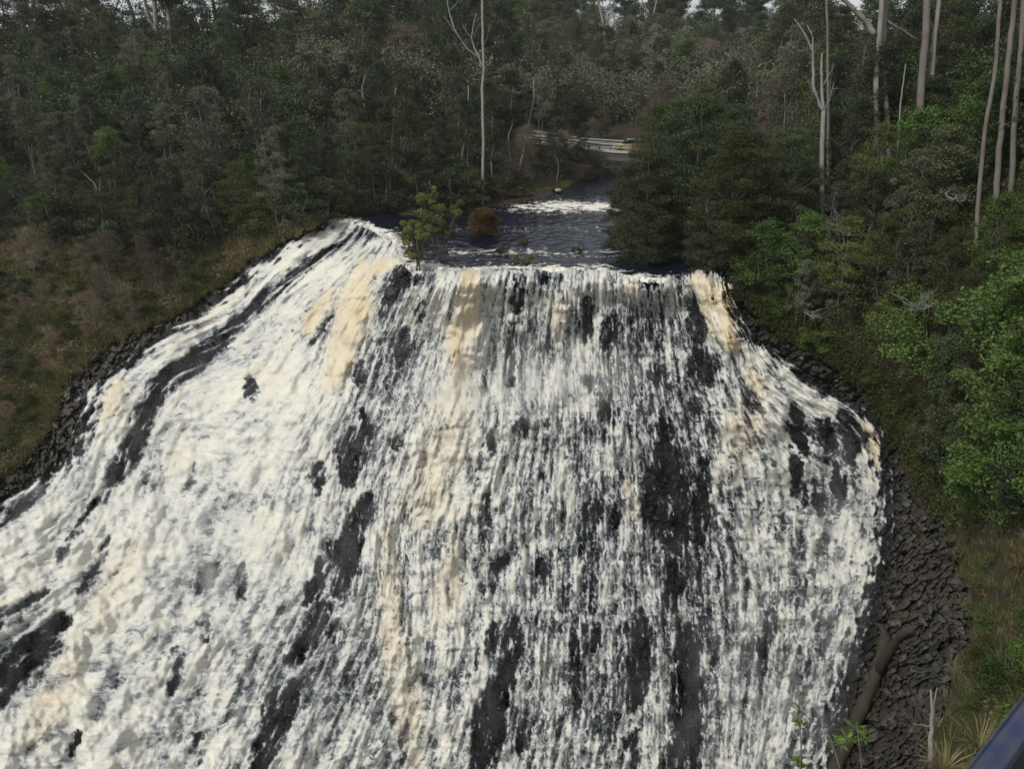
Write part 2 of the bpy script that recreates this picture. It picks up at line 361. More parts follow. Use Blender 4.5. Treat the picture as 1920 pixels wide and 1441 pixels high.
W0[..., 2] += np.where(inriver | infall, 0, rough_ * .8)
grassy = sstep(420, 500, PY + .0 * PX) * (1 - sstep(500, 700, PX)) + sstep(1500, 1700, PX) * sstep(700, 1000, PY)
land = mk('terrain', W0.reshape(-1, 3), grid_faces(len(px), len(py)), M['land'], attrs={'grassy': np.clip(grassy, 0, 1)}, smooth=True)
tag(land, kind='structure')
# far ground behind the ridge, reaching the horizon
e = W0[0]; gv = np.concatenate([e - [0, 0, .05], e * [1, 1, 0] + [0, 260, -2], e * [8, 1, 0] + [0, 2600, -2]]); n = len(px)
gi = np.arange(3 * n).reshape(3, n); gf = np.stack([gi[:-1, :-1], gi[1:, :-1], gi[1:, 1:], gi[:-1, 1:]], -1).reshape(-1, 4)
tag(mk('ground', gv, gf, M['land'], attrs={'grassy': np.zeros(3 * n)}, smooth=True), kind='structure')

bx_ = np.array([[-400, -200, -42], [400, -200, -42], [400, 62, -42], [-400, 62, -42]], float)
tag(mk('valley_floor', bx_, [[0, 1, 2, 3]], M['land'], attrs={'grassy': np.ones(4)}), kind='structure')
# ---------------------------------------------------------------- rock face and waterfall
STEP = 2.1
px = np.arange(-180, 1860, STEP); py = np.arange(404, 1560, STEP)
PX, PY = np.meshgrid(px, py); D = landD(PX, PY)
# flow lines: a label for each line of fall, carried down the face
FL = []
for s_, pts in [(600,[(600,415),(450,560),(300,640),(170,760),(100,900),(-20,1010)]),(650,[(680,440),(540,560),(340,720),(240,900),(130,1080),(-20,1180)]),
   (720,[(715,500),(600,720),(500,900),(380,1150),(250,1441)]),(800,[(790,520),(690,800),(640,1050),(480,1441)]),(900,[(900,505),(850,720),(775,1000),(690,1441)]),
   (1000,[(1000,505),(980,800),(950,1100),(910,1441)]),(1100,[(1105,505),(1105,800),(1100,1100),(1080,1441)]),(1200,[(1200,515),(1220,800),(1250,1100),(1255,1441)]),
   (1280,[(1275,530),(1305,700),(1350,900),(1370,1441)]),(1340,[(1335,515),(1380,650),(1450,800),(1490,1000),(1450,1441)]),(1400,[(1365,515),(1430,650),(1600,780),(1650,930),(1630,1100),(1560,1441)])]:
    FL += [(a, b, s_) for a, b in pts]
S = tps(FL, 1e-3)(PX, PY); T = PY.copy()
# how much each unit of S spans
dSx = np.gradient(S, axis=1) / STEP; Sn = S
def strokes(lst, X=PX, Y=PY):
    wob = fbm(X / 22, Y / 30, 3, 40) * 13 + fbm(X / 7, Y / 12, 2, 44) * 7
    o = np.zeros(X.shape)
    for P, w_, st in lst:
        P = np.array(P, float)
        x0, x1 = P[:, 0].min() - 3 * w_, P[:, 0].max() + 3 * w_; y0, y1 = P[:, 1].min() - 3 * w_, P[:, 1].max() + 3 * w_
        m_ = (X > x0) & (X < x1) & (Y > y0) & (Y < y1)
        if not m_.any(): continue
        xs = X[m_] + wob[m_]; ys = Y[m_]; dm = np.full(xs.shape, 1e9)
        for k in range(len(P) - 1):
            d = P[k + 1] - P[k]; t = np.clip(((xs - P[k, 0]) * d[0] + (ys - P[k, 1]) * d[1]) / (d @ d + 1e-9), 0, 1)
            tg = (k + t) / (len(P) - 1); wt = (.45 + .75 * np.sin(math.pi * np.clip(tg, .04, .96)) ** .7) if w_ < 40 and st > .01 and len(P) < 7 else 1.0
            dm = np.minimum(dm, np.hypot(xs - P[k, 0] - t * d[0], ys - P[k, 1] - t * d[1]) / wt)
        o[m_] = np.maximum(o[m_], st * (1 - sstep(.25, 1.75, dm / w_)))
    return o
ROCKS = [([(735,428),(690,435),(640,455),(600,480),(560,510),(520,545),(480,575),(450,600),(420,635)],12,.95),
 ([(420,635),(390,655),(350,690),(320,702),(300,725),(285,760),(262,800),(250,840),(235,865),(215,890)],17,1.3),
 ([(215,890),(195,930),(160,970),(130,1010),(110,1060),(80,1110),(40,1140),(0,1165)],8,.7),([(375,655),(390,645)],9,.8),
 ([(472,712),(472,748)],10,1.2),([(370,865),(350,920)],7,.5),([(622,590),(580,650)],5,.6),([(205,660),(240,690)],6,.6),
 ([(665,815),(655,850),(655,900)],19,1.4),([(680,770),(692,830)],9,.8),([(675,680),(672,720)],8,.7),([(760,620),(750,680)],12,.8),([(790,560),(785,600)],9,.6),
 ([(757,505),(748,540)],15,1.4),([(728,540),(728,565)],10,1.2),([(780,520),(782,530)],9,1.),([(745,820),(740,840)],9,.7),([(960,610),(955,720)],9,.8),
 ([(975,510),(970,580)],12,.8),([(1012,500),(1015,525)],11,1.2),([(1100,560),(1095,640)],10,.9),([(1150,590),(1135,650)],11,1.1),([(1105,700),(1105,730)],12,.7),
 ([(1230,690),(1230,715)],12,1.1),([(1260,715),(1262,730)],7,1),([(920,810),(925,850)],9,.7),([(975,790),(985,820)],11,.7),([(1025,790),(1025,800)],8,.6),
 ([(1130,760),(1150,790)],14,.7),([(1245,790),(1240,830)],16,.9),([(1250,855),(1247,950),(1272,1020)],29,1.4),([(1325,870),(1315,950),(1312,1020)],12,1.),
 ([(1265,1050),(1264,1140)],11,1.1),([(1290,1180),(1285,1250),(1295,1330),(1300,1441)],17,1.1),([(1265,1390),(1268,1441)],14,.9),
 ([(1200,1150),(1205,1200),(1195,1280),(1190,1330)],16,.8),([(1190,1370),(1190,1441)],9,.7),([(965,1160),(960,1210),(950,1280),(945,1320)],13,1.2),
 ([(930,1170),(915,1220)],9,.9),([(930,1280),(920,1340),(910,1400),(905,1450)],21,1.4),([(950,1040),(930,1070)],8,1.1),([(912,930),(915,980)],11,1.),
 ([(1012,1050),(1015,1090)],7,.8),([(1120,940),(1115,985)],8,1),([(1100,945),(1095,975)],6,.9),([(1155,955),(1150,990)],5,.9),([(1105,1060),(1107,1150)],7,.8),
 ([(1118,1170),(1120,1220)],7,.8),([(1078,1180),(1080,1330)],5,.6),([(1170,1170),(1165,1190)],7,.7),([(975,1380),(975,1415)],5,.9),
 ([(690,930),(665,980),(650,1000)],15,1.3),([(655,1000),(650,1050),(635,1110)],18,1.4),([(605,1080),(575,1130)],11,1.2),([(618,1015),(595,1070)],8,.8),
 ([(610,1135),(590,1180),(550,1240)],16,1.),([(632,1150),(625,1200)],8,.8),([(555,1280),(530,1350),(500,1400),(480,1450)],16,1.2),([(520,1290),(500,1350)],9,.8),
 ([(597,870),(598,925)],9,1.),([(680,1000),(677,1035)],5,.9),
 ([(115,1165),(80,1200),(50,1240),(0,1290),(-60,1330)],27,1.5),([(40,1145),(0,1175)],10,1.),([(150,1370),(130,1415)],6,1.2),([(290,880),(280,920)],14,.5),
 ([(205,1010),(185,1060),(150,1110)],8,.7),([(400,1060),(370,1130)],14,.6),([(388,1155),(385,1200)],8,.7),([(333,1215),(325,1300)],10,.75),
 ([(375,1380),(365,1430)],14,.6),([(455,1060),(450,1120)],10,.55),([(90,910),(40,950),(0,985)],9,.7),
 ([(1300,570),(1310,640)],16,.8),([(1310,660),(1325,715)],17,1.1),([(1490,765),(1500,810),(1505,850)],14,1.1),([(1580,780),(1600,820),(1590,865)],15,1.25),
 ([(1550,790),(1565,850)],9,.9),([(1535,790),(1540,830)],7,.8),([(1490,860),(1495,890)],11,1.1),([(1495,900),(1505,945)],11,.8),([(1570,870),(1580,930)],11,.9),
 ([(1535,930),(1540,960)],11,.7),([(1300,750),(1305,790)],10,.8),([(1215,525),(1225,540)],9,1.),([(1200,500),(1190,520)],14,1.3),([(1530,700),(1545,740)],10,1.),
 ([(1440,1150),(1430,1260)],8,.5),([(1590,1100),(1530,1250)],4,.5),([(1560,1100),(1500,1280)],4,.45)]
STREAM = [([(680,500),(668,560),(650,640),(620,720)],24,1.),([(620,540),(570,620)],14,.7),([(885,515),(876,570),(868,640),(858,720)],20,1.),([(1050,560),(1050,650)],12,.5),
 ([(1310,525),(1345,560),(1350,590),(1370,645)],24,.95),([(1400,690),(1430,740)],14,.6),([(860,740),(830,850),(790,950)],42,.35),([(730,1000),(735,1200),(760,1300),(780,1450)],24,.4),
 ([(850,1000),(830,1180)],20,.35),([(1620,790),(1640,830),(1646,880)],9,.7),([(1410,740),(1400,800),(1360,900)],30,.3),([(150,1200),(120,1280),(50,1400)],25,.35),
 ([(260,1020),(170,1180)],25,.3),([(230,720),(200,780)],18,.55),([(450,540),(330,640)],16,.3),([(1180,900),(1190,980)],8,.35),([(1170,520),(1200,560)],10,.4),
 ([(740,490),(690,510)],10,1.)]
def ell(x, y, rx, ry): return np.exp(-(((PX - x) / rx) ** 2 + ((PY - y) / ry) ** 2))
def nrm_(a): return (a - a.mean()) / a.std()
big = nrm_(fbm(S / 30, T / 110, 4, 60))
cover = .85 + .06 * ell(400, 850, 330, 420) - .55 * ell(735, 640, 60, 150) - .25 * ell(670, 800, 45, 130) - .42 * ell(1235, 640, 120, 160) - .34 * ell(990, 640, 75, 110) \
    - .36 * ell(1120, 1000, 280, 260) - .36 * ell(1100, 1350, 280, 220) - .32 * ell(1555, 870, 70, 120) - .34 * ell(1500, 1200, 130, 320) - .22 * ell(600, 1220, 80, 220) - .22 * ell(1290, 820, 120, 120) - .14 * ell(540, 1280, 220, 200) \
    - .30 * ell(1300, 1200, 60, 300) - .12 * ell(400, 1150, 120, 200) - .15 * ell(720, 1150, 60, 300)
cover += big * .10 + nrm_(fbm(S / 4.5, T / 150, 2, 74)) * .06 + nrm_(fbm(S / 8, T / 70, 3, 70)) * .10 * (1.3 - .6 * ell(450, 850, 260, 420))
tan = strokes(STREAM); rk = strokes(ROCKS)
cover = np.maximum(cover + .5 * tan * (tan > .3), cover) - rk * .92 * np.clip(1 + .42 * nrm_(fbm(S / 5, T / 44, 3, 73)), .15, 1.6)
L_, R_ = ledge(PY), redge(PY)
wob = fbm(PX / 14, PY / 14, 3, 90) * 14
fr = nrm_(fbm(S / 5, T / 26, 3, 72)) * 10
cover -= 1.3 * sstep(-16, 22, L_ - PX + wob + fr) + 1.3 * sstep(-16, 22, PX - R_ + wob + fr)
lipy0 = lambda q: ipl(q, [(560,402),(600,406),(640,410),(690,420),(735,448),(760,492),(860,506),(1000,502),(1150,506),(1200,520),(1240,522),(1300,512),(1345,512),(1400,512)])
lipy = lambda q: lipy0(q) + 7 * fbm(np.asarray(q, float) / 28, np.zeros(np.shape(q)) + .5, 3, 47) * sstep(700, 780, np.asarray(q, float))
LY = lipy(PX)
cover -= 1.5 * sstep(-8, 22, LY - PY + fbm(PX / 9, PY / 9, 2, 33) * 14)
lipz = plane_D(LY, .05) - landD(PX, LY)
D = np.where(PY < LY, plane_D(PY, .05), D + lipz * (1 - sstep(0, 70, PY - LY)))
# rock: slanting column ends, each its own little step
al_ = PX * .80 - PY * .60; cr_ = PX * .60 + PY * .80
inw = sstep(-20, 60, PX - R_)[...]          # on the open wall the columns lie over; under the water they stand steeper
al2 = PX * .45 - PY * .89; cr2 = PX * .89 + PY * .45
wx = fbm(PX / 60, PY / 60, 3, 5) * .8 + fbm(PX / 190, PY / 190, 2, 6) * 2.2
def cols(a_, c_, la, lc, sd): return worley(a_ / la + wx, c_ / lc + wx, sd)
A1 = cols(al_, cr_, 30., 11., 2); A2 = cols(al2, cr2, 30., 13., 2); sel = inw > .5
f1, f2, cid, cx, cy = [np.where(sel, p_, q_) for p_, q_ in zip(A1, A2)]
g1, g2, cid2, cx2, cy2 = cols(PX, PY, 10., 9., 12)
b1, b2, cid3, cx3, cy3 = worley(PX / 52 + .5 * wx, PY / 40 + .5 * wx, 22)
crack = 1 - sstep(.02, .10, f2 - f1); crack2 = 1 - sstep(.02, .12, g2 - g1); crack3 = 1 - sstep(.01, .07, b2 - b1)
def tilt(ci, x_, y_, base, sp_): th_ = base + (ci - .5) * sp_; return x_ * np.cos(th_) + y_ * np.sin(th_)
amod = .55 + .6 * sstep(-.3, .3, fbm(PX / 80, PY / 80, 3, 28))
rockh = ((cid - .5) * .34 + tilt(cid, cx, cy, 1.9, 2.6) * .34) * amod + ((cid2 - .5) * .40 + tilt(cid2, cx2, cy2, 1.2, 5.) * .42) * (1.3 - .5 * amod) + (cid3 - .5) * .55 + tilt(cid3, cx3, cy3, 1.6, 4.) * .45 \
    - crack * .06 - crack3 * .25
swell = fbm(PX / 60, PY / 60, 3, 15) * .9
dry = np.clip(sstep(-6, 60, PX - R_) + sstep(0, 40, L_ - PX), 0, 1) * sstep(440, 520, PY)
rockh = rockh * (.5 + .5 * dry + .35 * np.clip(rk, 0, 1)) * (1 - .6 * sstep(.45, .85, cover) * (1 - dry)) + swell - .12 * (1 - dry)
edge_in = np.minimum(PX - rockL(PY), rockR(PY) - PX) + 22 * fbm(PX / 70, PY / 70, 3, 61) + 9 * fbm(PX / 16, PY / 16, 2, 62)
back = (1 - sstep(0, 26, edge_in)) * .9 + sstep(-10, 10, LY - PY) * .5
Dr = D - .15 - rockh + back + .30
keep = (edge_in > -30)
Vr = world(PX, PY, Dr).reshape(-1, 3)
F = grid_faces(len(px), len(py), keep & (PY > LY - 30))
Vc, Fc, at, _ = compact(Vr, F, {'dry': dry, 'cell': np.clip(.25 * cid + .95 * cid2 ** 3, 0, 1), 'crack': np.clip(crack * .25 + crack2 * .12 + crack3 * .2, 0, 1)})
tag(mk('rock_face', Vc, Fc, M['basalt'], attrs=at, smooth=False), kind='structure')
# water sheet
cs = np.clip(cover, 0, 1.3)
wS = S + fbm(PX / 16, PY / 20, 2, 21) * 2.8; wT = T + fbm(PX / 12, PY / 12, 2, 23) * 7
rough_w0 = np.clip(1.05 - cs * .55, .25, 1)
smooth_l = 1 - .55 * (1 - sstep(560, 760, PX - .0 * PY)) * 1
lump = nrm_(fbm(S / 15, T / 85, 3, 51)) * .10 + nrm_(fbm(wS / 7, wT / 36, 2, 52)) * .035 + nrm_(fbm(S / 70, T / 90, 2, 54)) * .18
hw = .10 + .45 * np.clip(cs, 0, 1) + lump * (.25 + .75 * np.clip(cs, 0, 1)) + .2 * tan
# little steps where the water lands and bounces
hw += .25 * sstep(.2, .7, fbm(S / 40, T / 26, 2, 77))
topf = sstep(-14, 40, PY - LY); hw = hw * (.25 + .75 * topf)
ln = nrm_(ridged(wS / 6.0, wT / 12, 3, 30)) * .07 + nrm_(ridged(wS / 13, wT / 34, 2, 35)) * .06 + nrm_(fbm(wS / 4, wT / 30, 2, 37)) * .08
covv = cs + ln * (.35 + .75 * smooth_l) * (1 + .35 * (cs < .85))
veil = (.60 * sstep(.16, .75, cs) + .25 * ell(1010, 705, 130, 40) + .15 * ell(880, 720, 150, 60) + .12 * ell(1430, 1300, 130, 220)) * sstep(.1, .4, cs) * (.75 + .25 * nrm_(fbm(S / 6, T / 60, 2, 91)))
veil = np.clip(veil, 0, .85)
Dw = D + .02 - hw - swell
Vw = world(PX, PY, Dw).reshape(-1, 3)
keep = (cs > .02) & (PY > LY - 30)
F = grid_faces(len(px), len(py), keep)
uvw = np.stack([(wS / 5.0).ravel(), (wT / 15.0).ravel()], -1)
at = {'cover': covv, 'tan': np.clip(tan * .9 + .35 * sstep(.05, .5, fbm(S / 30, T / 150, 3, 81)) * sstep(.8, 1.1, cs), 0, 1), 'lace': 1.15 + .45 * smooth_l, 'veil': veil}
Vc, Fc, at, uvc = compact(Vw, F, at, uvw)
tag(mk('waterfall', Vc, Fc, M['white_water'], attrs=at, smooth=True, uv=uvc), kind='structure')

# airborne spray hanging just off the falls
px = np.arange(-180, 1760, 9.); py = np.arange(470, 1560, 9.); PXs, PYs = np.meshgrid(px, py)
def ells(x, y, rx, ry): return np.exp(-(((PXs - x) / rx) ** 2 + ((PYs - y) / ry) ** 2))
Ds = landD(PXs, PYs) - 1.3 - .5 * fbm(PXs / 90, PYs / 90, 2, 8)
ins_ = sstep(-30, 50, PXs - ledge(PYs)) * sstep(-50, 50, redge(PYs) - PXs) * sstep(0, 80, PYs - lipy(PXs) - 20)
den = (.045 + .5 * ells(1010, 705, 150, 55) + .35 * ells(880, 740, 120, 70) + .5 * ells(385, 1050, 90, 110) + .18 * ells(130, 860, 70, 110) + .25 * ells(1450, 1300, 150, 170) + .06 * ells(760, 1250, 300, 200) + .10 * ells(500, 900, 260, 300) + .12 * ells(60, 1050, 120, 120) + .3 * ells(1590, 1150, 60, 250) + .1 * ells(120, 860, 60, 90)) * ins_
sp = mk('spray', world(PXs, PYs, Ds).reshape(-1, 3), grid_faces(len(px), len(py), (den > .01)), M['spray'], attrs={'den': den}, smooth=True, uv=np.stack([PXs.ravel() / 100, PYs.ravel() / 100], -1))
tag(sp, 'pale spray drifting off the face of the falls', 'spray', kind='stuff')

# ---------------------------------------------------------------- river above the falls
qx = np.arange(540, 1520, 2.2); qv = np.linspace(0, 1, 150)
LYq = lipy(qx) + 5
PX = np.broadcast_to(qx, (len(qv), len(qx))); PY = LYq[None] * (1 - qv[:, None]) + 316 * qv[:, None]
zc = 0.0
W = world(PX, PY, plane_D(PY, zc)); X, Y = W[..., 0], W[..., 1]
rap = np.exp(-(((PX - 1050) / 110) ** 2 + ((PY - 388) / 13) ** 2)) * .42 + np.exp(-(((PX - 715) / 60) ** 2 + ((PY - 462) / 30) ** 2)) * .50 \
    + np.exp(-((PY - LYq[None] - 0) / 12) ** 2) * .34 * (PX < 1260) + .22 * np.exp(-((PY - 475) / 9) ** 2) * (PX > 840) + .12 * np.exp(-((PY - 430) / 8) ** 2) + np.exp(-(((PX - 1260) / 40) ** 2 + ((PY - 482) / 8) ** 2)) * .4
rap += .2 * sstep(1090, 1120, PX) * np.exp(-((PY - 390) / 9) ** 2)
st = ridged(X / 2.4, Y / 1.1, 3, 101)
foam = rap + (st - .62) * .9 * (PY > 365) * .55 + np.where(PY < 366, -.5, 0) - .28 * np.exp(-(((PX - 760) / 90) ** 2 + ((PY - 415) / 14) ** 2))
rap *= 1.25
foam = foam + .17 * (PY > 366) + .35 * np.clip(rap, 0, .6)
amp = .05 + .30 * np.clip(rap, 0, .6) + .10 * (PY > 365)
Z = (ridged(X / 2.2, Y / 1.2, 3, 111) * .5 + fbm(X / .9, Y / .5, 3, 112) * .6) * amp
W[..., 2] += Z
W[0, :, 2] -= .25
tag(mk('river', W.reshape(-1, 3), grid_faces(len(qx), len(qv)), M['river'], attrs={'foam': foam}, smooth=True), kind='structure')

# ---------------------------------------------------------------- trees: prototypes
def leaves(C, rad, n, L=.16, Wd=.07, flat=.6, up=.0, rng=RNG, shade=None):
    """leaf diamonds spread round clump centres C (k,3) with radii rad (k,)"""
    k = len(C); idx = rng.integers(0, k, n)
    d = rng.normal(size=(n, 3)); d /= np.linalg.norm(d, axis=1)[:, None]
    rr = rng.random(n) ** .45
    P = C[idx] + d * (rr * rad[idx])[:, None] * np.array([1, 1, flat])
    a = rng.normal(size=(n, 3)) + np.array([0, 0, up]); a /= np.linalg.norm(a, axis=1)[:, None]
    b = np.cross(a, rng.normal(size=(n, 3))); b /= np.linalg.norm(b, axis=1)[:, None]
    l = L * (.6 + .8 * rng.random(n))[:, None]; w_ = Wd * (.6 + .8 * rng.random(n))[:, None]
    V = np.stack([P - a * l / 2, P + b * w_ / 2, P + a * l / 2, P - b * w_ / 2], 1).reshape(-1, 3)
    F = np.arange(4 * n).reshape(-1, 4)
    cl = rng.random(k)
    lf = np.clip(.55 * cl[idx] + .45 * rng.random(n), 0, 1)
    return V, F, np.repeat(lf, 4)
def stem_path(p0, p1, bend, n=7, rng=RNG):
    t = np.linspace(0, 1, n)[:, None]; p0 = np.array(p0, float); p1 = np.array(p1, float)
    o = np.cumsum(rng.normal(size=(n, 3)) * bend, axis=0) * np.array([1, 1, .2]); o -= o[0] + (o[-1] - o[0]) * t
    return p0 + (p1 - p0) * t + o
PROTO = {}
def tree_proto(key, name, cat, h, cr, base, leafm, barkm, nclump, nleaf, stems=1, tr=.11, L=.17, Wd=.075, top=1.0, clumpr=.75, seed=0, shape='oval', flat=.6):
    rng = np.random.default_rng(seed)
    root = empty(name, (0, 0, 0), 0, 'x', cat)
    mb = MB(); C = []; rad = []
    tips = []
    for s_ in range(stems):
        a = rng.random() * 6.28; sp = 0 if stems == 1 else cr * .45
        tip = np.array([math.cos(a) * sp, math.sin(a) * sp, h * top * (.80 + .15 * rng.random())])
        P = stem_path((math.cos(a) * .12 * (stems > 1), math.sin(a) * .12 * (stems > 1), -.6), tip, h * .018, 9, rng)
        r = np.linspace(tr, tr * .25, 9) * (1 if stems == 1 else .7); r[0] *= 1.3
        mb.tube(P, r, 6); tips.append(P)
    for k in range(nclump):
        t = rng.random()
        z = h * (base + (1 - base) * t)
        if shape == 'oval': pr = math.sin(math.pi * min(1, .12 + .88 * t) ** .8) ** .7
        elif shape == 'cone': pr = (1.05 - t) ** .8
        elif shape == 'umbrella': pr = .35 + .65 * t if t < .8 else .8
        else: pr = 1 - .5 * abs(t - .5)
        a = rng.random() * 6.28; rr = cr * pr * (.25 + .75 * rng.random() ** .5) * (.75 + .5 * rng.random())
        c = np.array([math.cos(a) * rr, math.sin(a) * rr, z]); P = tips[rng.integers(len(tips))]
        i = np.argmin(abs(P[:, 2] - (z - .8 - rr * .4))); c[:2] += P[min(i + 1, len(P) - 1), :2] * .6
        C.append(c); rad.append(clumpr * (.6 + .7 * rng.random()))
        if k % 3 == 0 or rr > cr * .7:
            Q = stem_path(P[i], c, .06, 5, rng); Q[1:-1, 2] += .1
            mb.tube(Q, np.linspace(tr * .32, tr * .06, 5), 4, False)
    mb.build('trunk', M[barkm], root)
    V, F, lf = leaves(np.array(C), np.array(rad), nleaf, L, Wd, flat, .2, rng)
    mk('crown', V, F, M[leafm], root, {'leaf': lf})
    PROTO.setdefault(key, []).append(root)
    return root
for i in range(2):
    tree_proto('dark', 'forest_tree', 'tree', 9.0, 2.0, .32, 'leaf_dark', 'bark_grey', 80, 11000, 1 + i, .13, seed=20 + i)
    tree_proto('olive', 'forest_tree', 'tree', 8.0, 1.9, .30, 'leaf_olive', 'bark_grey', 75, 11000, 2, .11, seed=30 + i, clumpr=.7, flat=.45, L=.15, Wd=.06)
    tree_proto('grey', 'forest_tree', 'tree', 8.5, 1.7, .40, 'leaf_grey', 'bark_pale', 60, 8000, 2 + i, .10, seed=40 + i, clumpr=.6)
    tree_proto('slender', 'forest_tree', 'tree', 10.0, 1.4, .50, 'leaf_dark', 'bark_pale', 45, 6000, 1 + i, .10, seed=50 + i, clumpr=.6)
    tree_proto('bright', 'forest_tree', 'tree', 7.0, 2.1, .25, 'leaf_bright', 'bark_grey', 80, 11000, 2, .11, seed=60 + i, clumpr=.7)
tree_proto('brown', 'forest_tree', 'tree', 6.5, 1.9, .35, 'leaf_brown', 'bark_grey', 60, 6000, 3, .08, seed=70, clumpr=.6, L=.14, Wd=.03)
for i in range(2):
    tree_proto('gum', 'gum_tree', 'tree', 24.0, 3.6, .66, 'leaf_olive', 'bark_pale', 70, 9000, 1, .34, seed=80 + i, clumpr=1.1, L=.26, Wd=.09, shape='umbrella')
    tree_proto('farcrown', 'gum_tree', 'tree', 15.0, 4.2, .45, 'leaf_dark', 'bark_pale', 80, 12000, 1, .22, seed=90 + i, clumpr=1.1, L=.30, Wd=.13, shape='umbrella', flat=.5)
tree_proto('yellow', 'wattle_tree', 'tree', 10.0, 3.0, .4, 'leaf_yellow', 'bark_grey', 80, 12000, 2, .14, seed=99, clumpr=.9, L=.2, Wd=.09)
for i in range(2):
    tree_proto('feather', 'tea_tree', 'tree', 9.0, 2.6, .10, ['leaf_olive', 'leaf_dark'][i], 'bark_pale', 165, 62000, 3, .11, seed=110 + i, clumpr=.85, flat=.40, L=.14, Wd=.05, shape='oval')
    tree_proto('shrub', 'shrub', 'shrub', 2.4, 1.3, .15, 'leaf_dark', 'bark_grey', 34, 5500, 3, .05, seed=120 + i, clumpr=.42, L=.12, Wd=.055)
    tree_proto('shrubg', 'shrub', 'shrub', 2.6, 1.4, .10, 'leaf_bright', 'bark_grey', 40, 7000, 3, .05, seed=130 + i, clumpr=.45, L=.12, Wd=.06)
tree_proto('shrubo', 'shrub', 'shrub', 2.2, 1.2, .12, 'leaf_olive', 'bark_grey', 34, 6000, 3, .045, seed=140, clumpr=.4, L=.10, Wd=.04)
used = set()
def place(key, loc, scale, label, group, rz=None, name=None, cat=None, sxy=None):
    root = random.choice(PROTO[key]); rz = random.random() * 6.28 if rz is None else rz
    s3 = (scale * (sxy or 1), scale * (sxy or 1), scale)
    if root.name not in used:
        used.add(root.name); root.location = tuple(float(v) for v in loc); root.rotation_euler = (0, 0, rz); root.scale = s3
        root['label'] = label
        if group: root['group'] = group
        o = root
    else: o = copy_tree(root, loc, rz, s3, label, group)
    return o

KW = {'dark': 'dark green bushy tree', 'olive': 'olive green small leaved tree', 'grey': 'grey green thin crowned tree', 'slender': 'slender pale trunked tree',
      'bright': 'fresh green leafy tree', 'brown': 'brownish twiggy tree', 'farcrown': 'tall dark crowned gum tree', 'gum': 'very tall gum tree with a straight pale trunk',
      'feather': 'feathery olive tea tree', 'shrub': 'dark green low shrub', 'shrubg': 'bright green leafy shrub', 'shrubo': 'olive green low shrub'}
taken = []
def scatter(zone, n, xr, yr, inside, kinds, sc_, mind, where, sink=.3):
    c = 0; tries = 0
    while c < n and tries < n * 60:
        tries += 1
        x = random.uniform(*xr); y = random.uniform(*yr)
        if not inside(x, y): continue
        p = ground(x, y, sink)
        if any((p[0] - q[0]) ** 2 + (p[1] - q[1]) ** 2 < mind ** 2 for q in taken): continue
        taken.append(p); k = random.choice(kinds)
        lab = KW[k] + ' ' + where
        place(k, p, random.uniform(*sc_), lab, lab.replace('tree', 'trees').replace('shrub', 'shrubs') if 'tree' in lab or 'shrub' in lab else lab, sxy=random.uniform(.85, 1.2))
        c += 1
treeline = lambda x: ipl(x, [(-200,450),(0,455),(150,470),(300,480),(400,465),(500,440),(600,395),(700,392),(850,375),(930,362),(1000,352)])
mixL = ['dark'] * 3 + ['olive'] * 2 + ['grey'] * 4 + ['slender'] * 5 + ['bright'] + ['brown']
scatter('a', 34, (-60, 620), (300, 480), lambda x, y: y < treeline(x) and y > treeline(x) - 70, mixL, (.55, .85), 1.9, 'at the front edge of the left forest')
scatter('b', 62, (-120, 620), (150, 420), lambda x, y: y < treeline(x) - 50, mixL, (.75, 1.15), 2.5, 'in the forest on the left slope')
scatter('c', 22, (-120, 640), (70, 170), lambda x, y: True, ['dark', 'farcrown', 'grey', 'dark', 'olive'], (1.1, 1.6), 4.0, 'high on the left ridge')
onroad = lambda x, y: y > 222 and x > 770
scatter('s', 16, (640, 1160), (62, 84), lambda x, y: True, ['farcrown', 'dark'], (1.3, 1.9), 5.0, 'filling the skyline left of the sky gap')
scatter('t', 26, (950, 1330), (205, 268), lambda x, y: y < 262, ['shrub', 'shrubo', 'brown', 'dark'], (.6, 1.1), 2.0, 'close behind the road at the bridge')
scatter('q', 16, (-60, 640), (62, 78), lambda x, y: True, ['farcrown'], (1.3, 1.8), 6.0, 'closing the canopy above the left ridge')
scatter('r', 14, (2050, 2800), (400, 1000), lambda x, y: True, ['shrub', 'shrubg', 'shrubo'], (.5, 1.), 1.5, 'beyond the right edge of the view')
scatter('d', 26, (620, 960), (230, 392), lambda x, y: y < treeline(x) - 3 and not (abs(y - ipl(x, [(780,242),(1000,264)])) < 14), ['dark'] * 3 + ['slender'] * 4 + ['olive', 'grey', 'dark'], (.6, 1.0), 2.2, 'on the far bank left of the bridge')
scatter('e', 44, (640, 1240), (90, 235), lambda x, y: True, ['dark'] * 3 + ['grey'] * 2 + ['olive', 'bright', 'brown', 'slender'], (1.1, 1.7), 4.0, 'on the slope behind the road')
scatter('f', 44, (640, 1500), (64, 95), lambda x, y: True, ['farcrown', 'farcrown', 'dark', 'bright'], (1.0, 1.5), 6.0, 'on the far skyline')
scatter('g', 26, (1200, 1560), (110, 285), lambda x, y: True, ['dark', 'bright', 'grey', 'olive', 'brown', 'dark'], (1.0, 1.5), 3.2, 'behind the bridge on the right')
scatter('h', 46, (1440, 2050), (110, 420), lambda x, y: x > 1540 - (y - 110) * .1, ['grey', 'dark', 'bright', 'olive', 'dark', 'slender'], (.7, 1.05), 2.4, 'on the right hillside')
scatter('i', 30, (1380, 1920), (400, 640), lambda x, y: x > rockR(max(y, 500)) + 30, ['dark', 'olive', 'grey', 'bright', 'shrub'], (.5, .8), 2.0, 'on the right bank beside the falls')
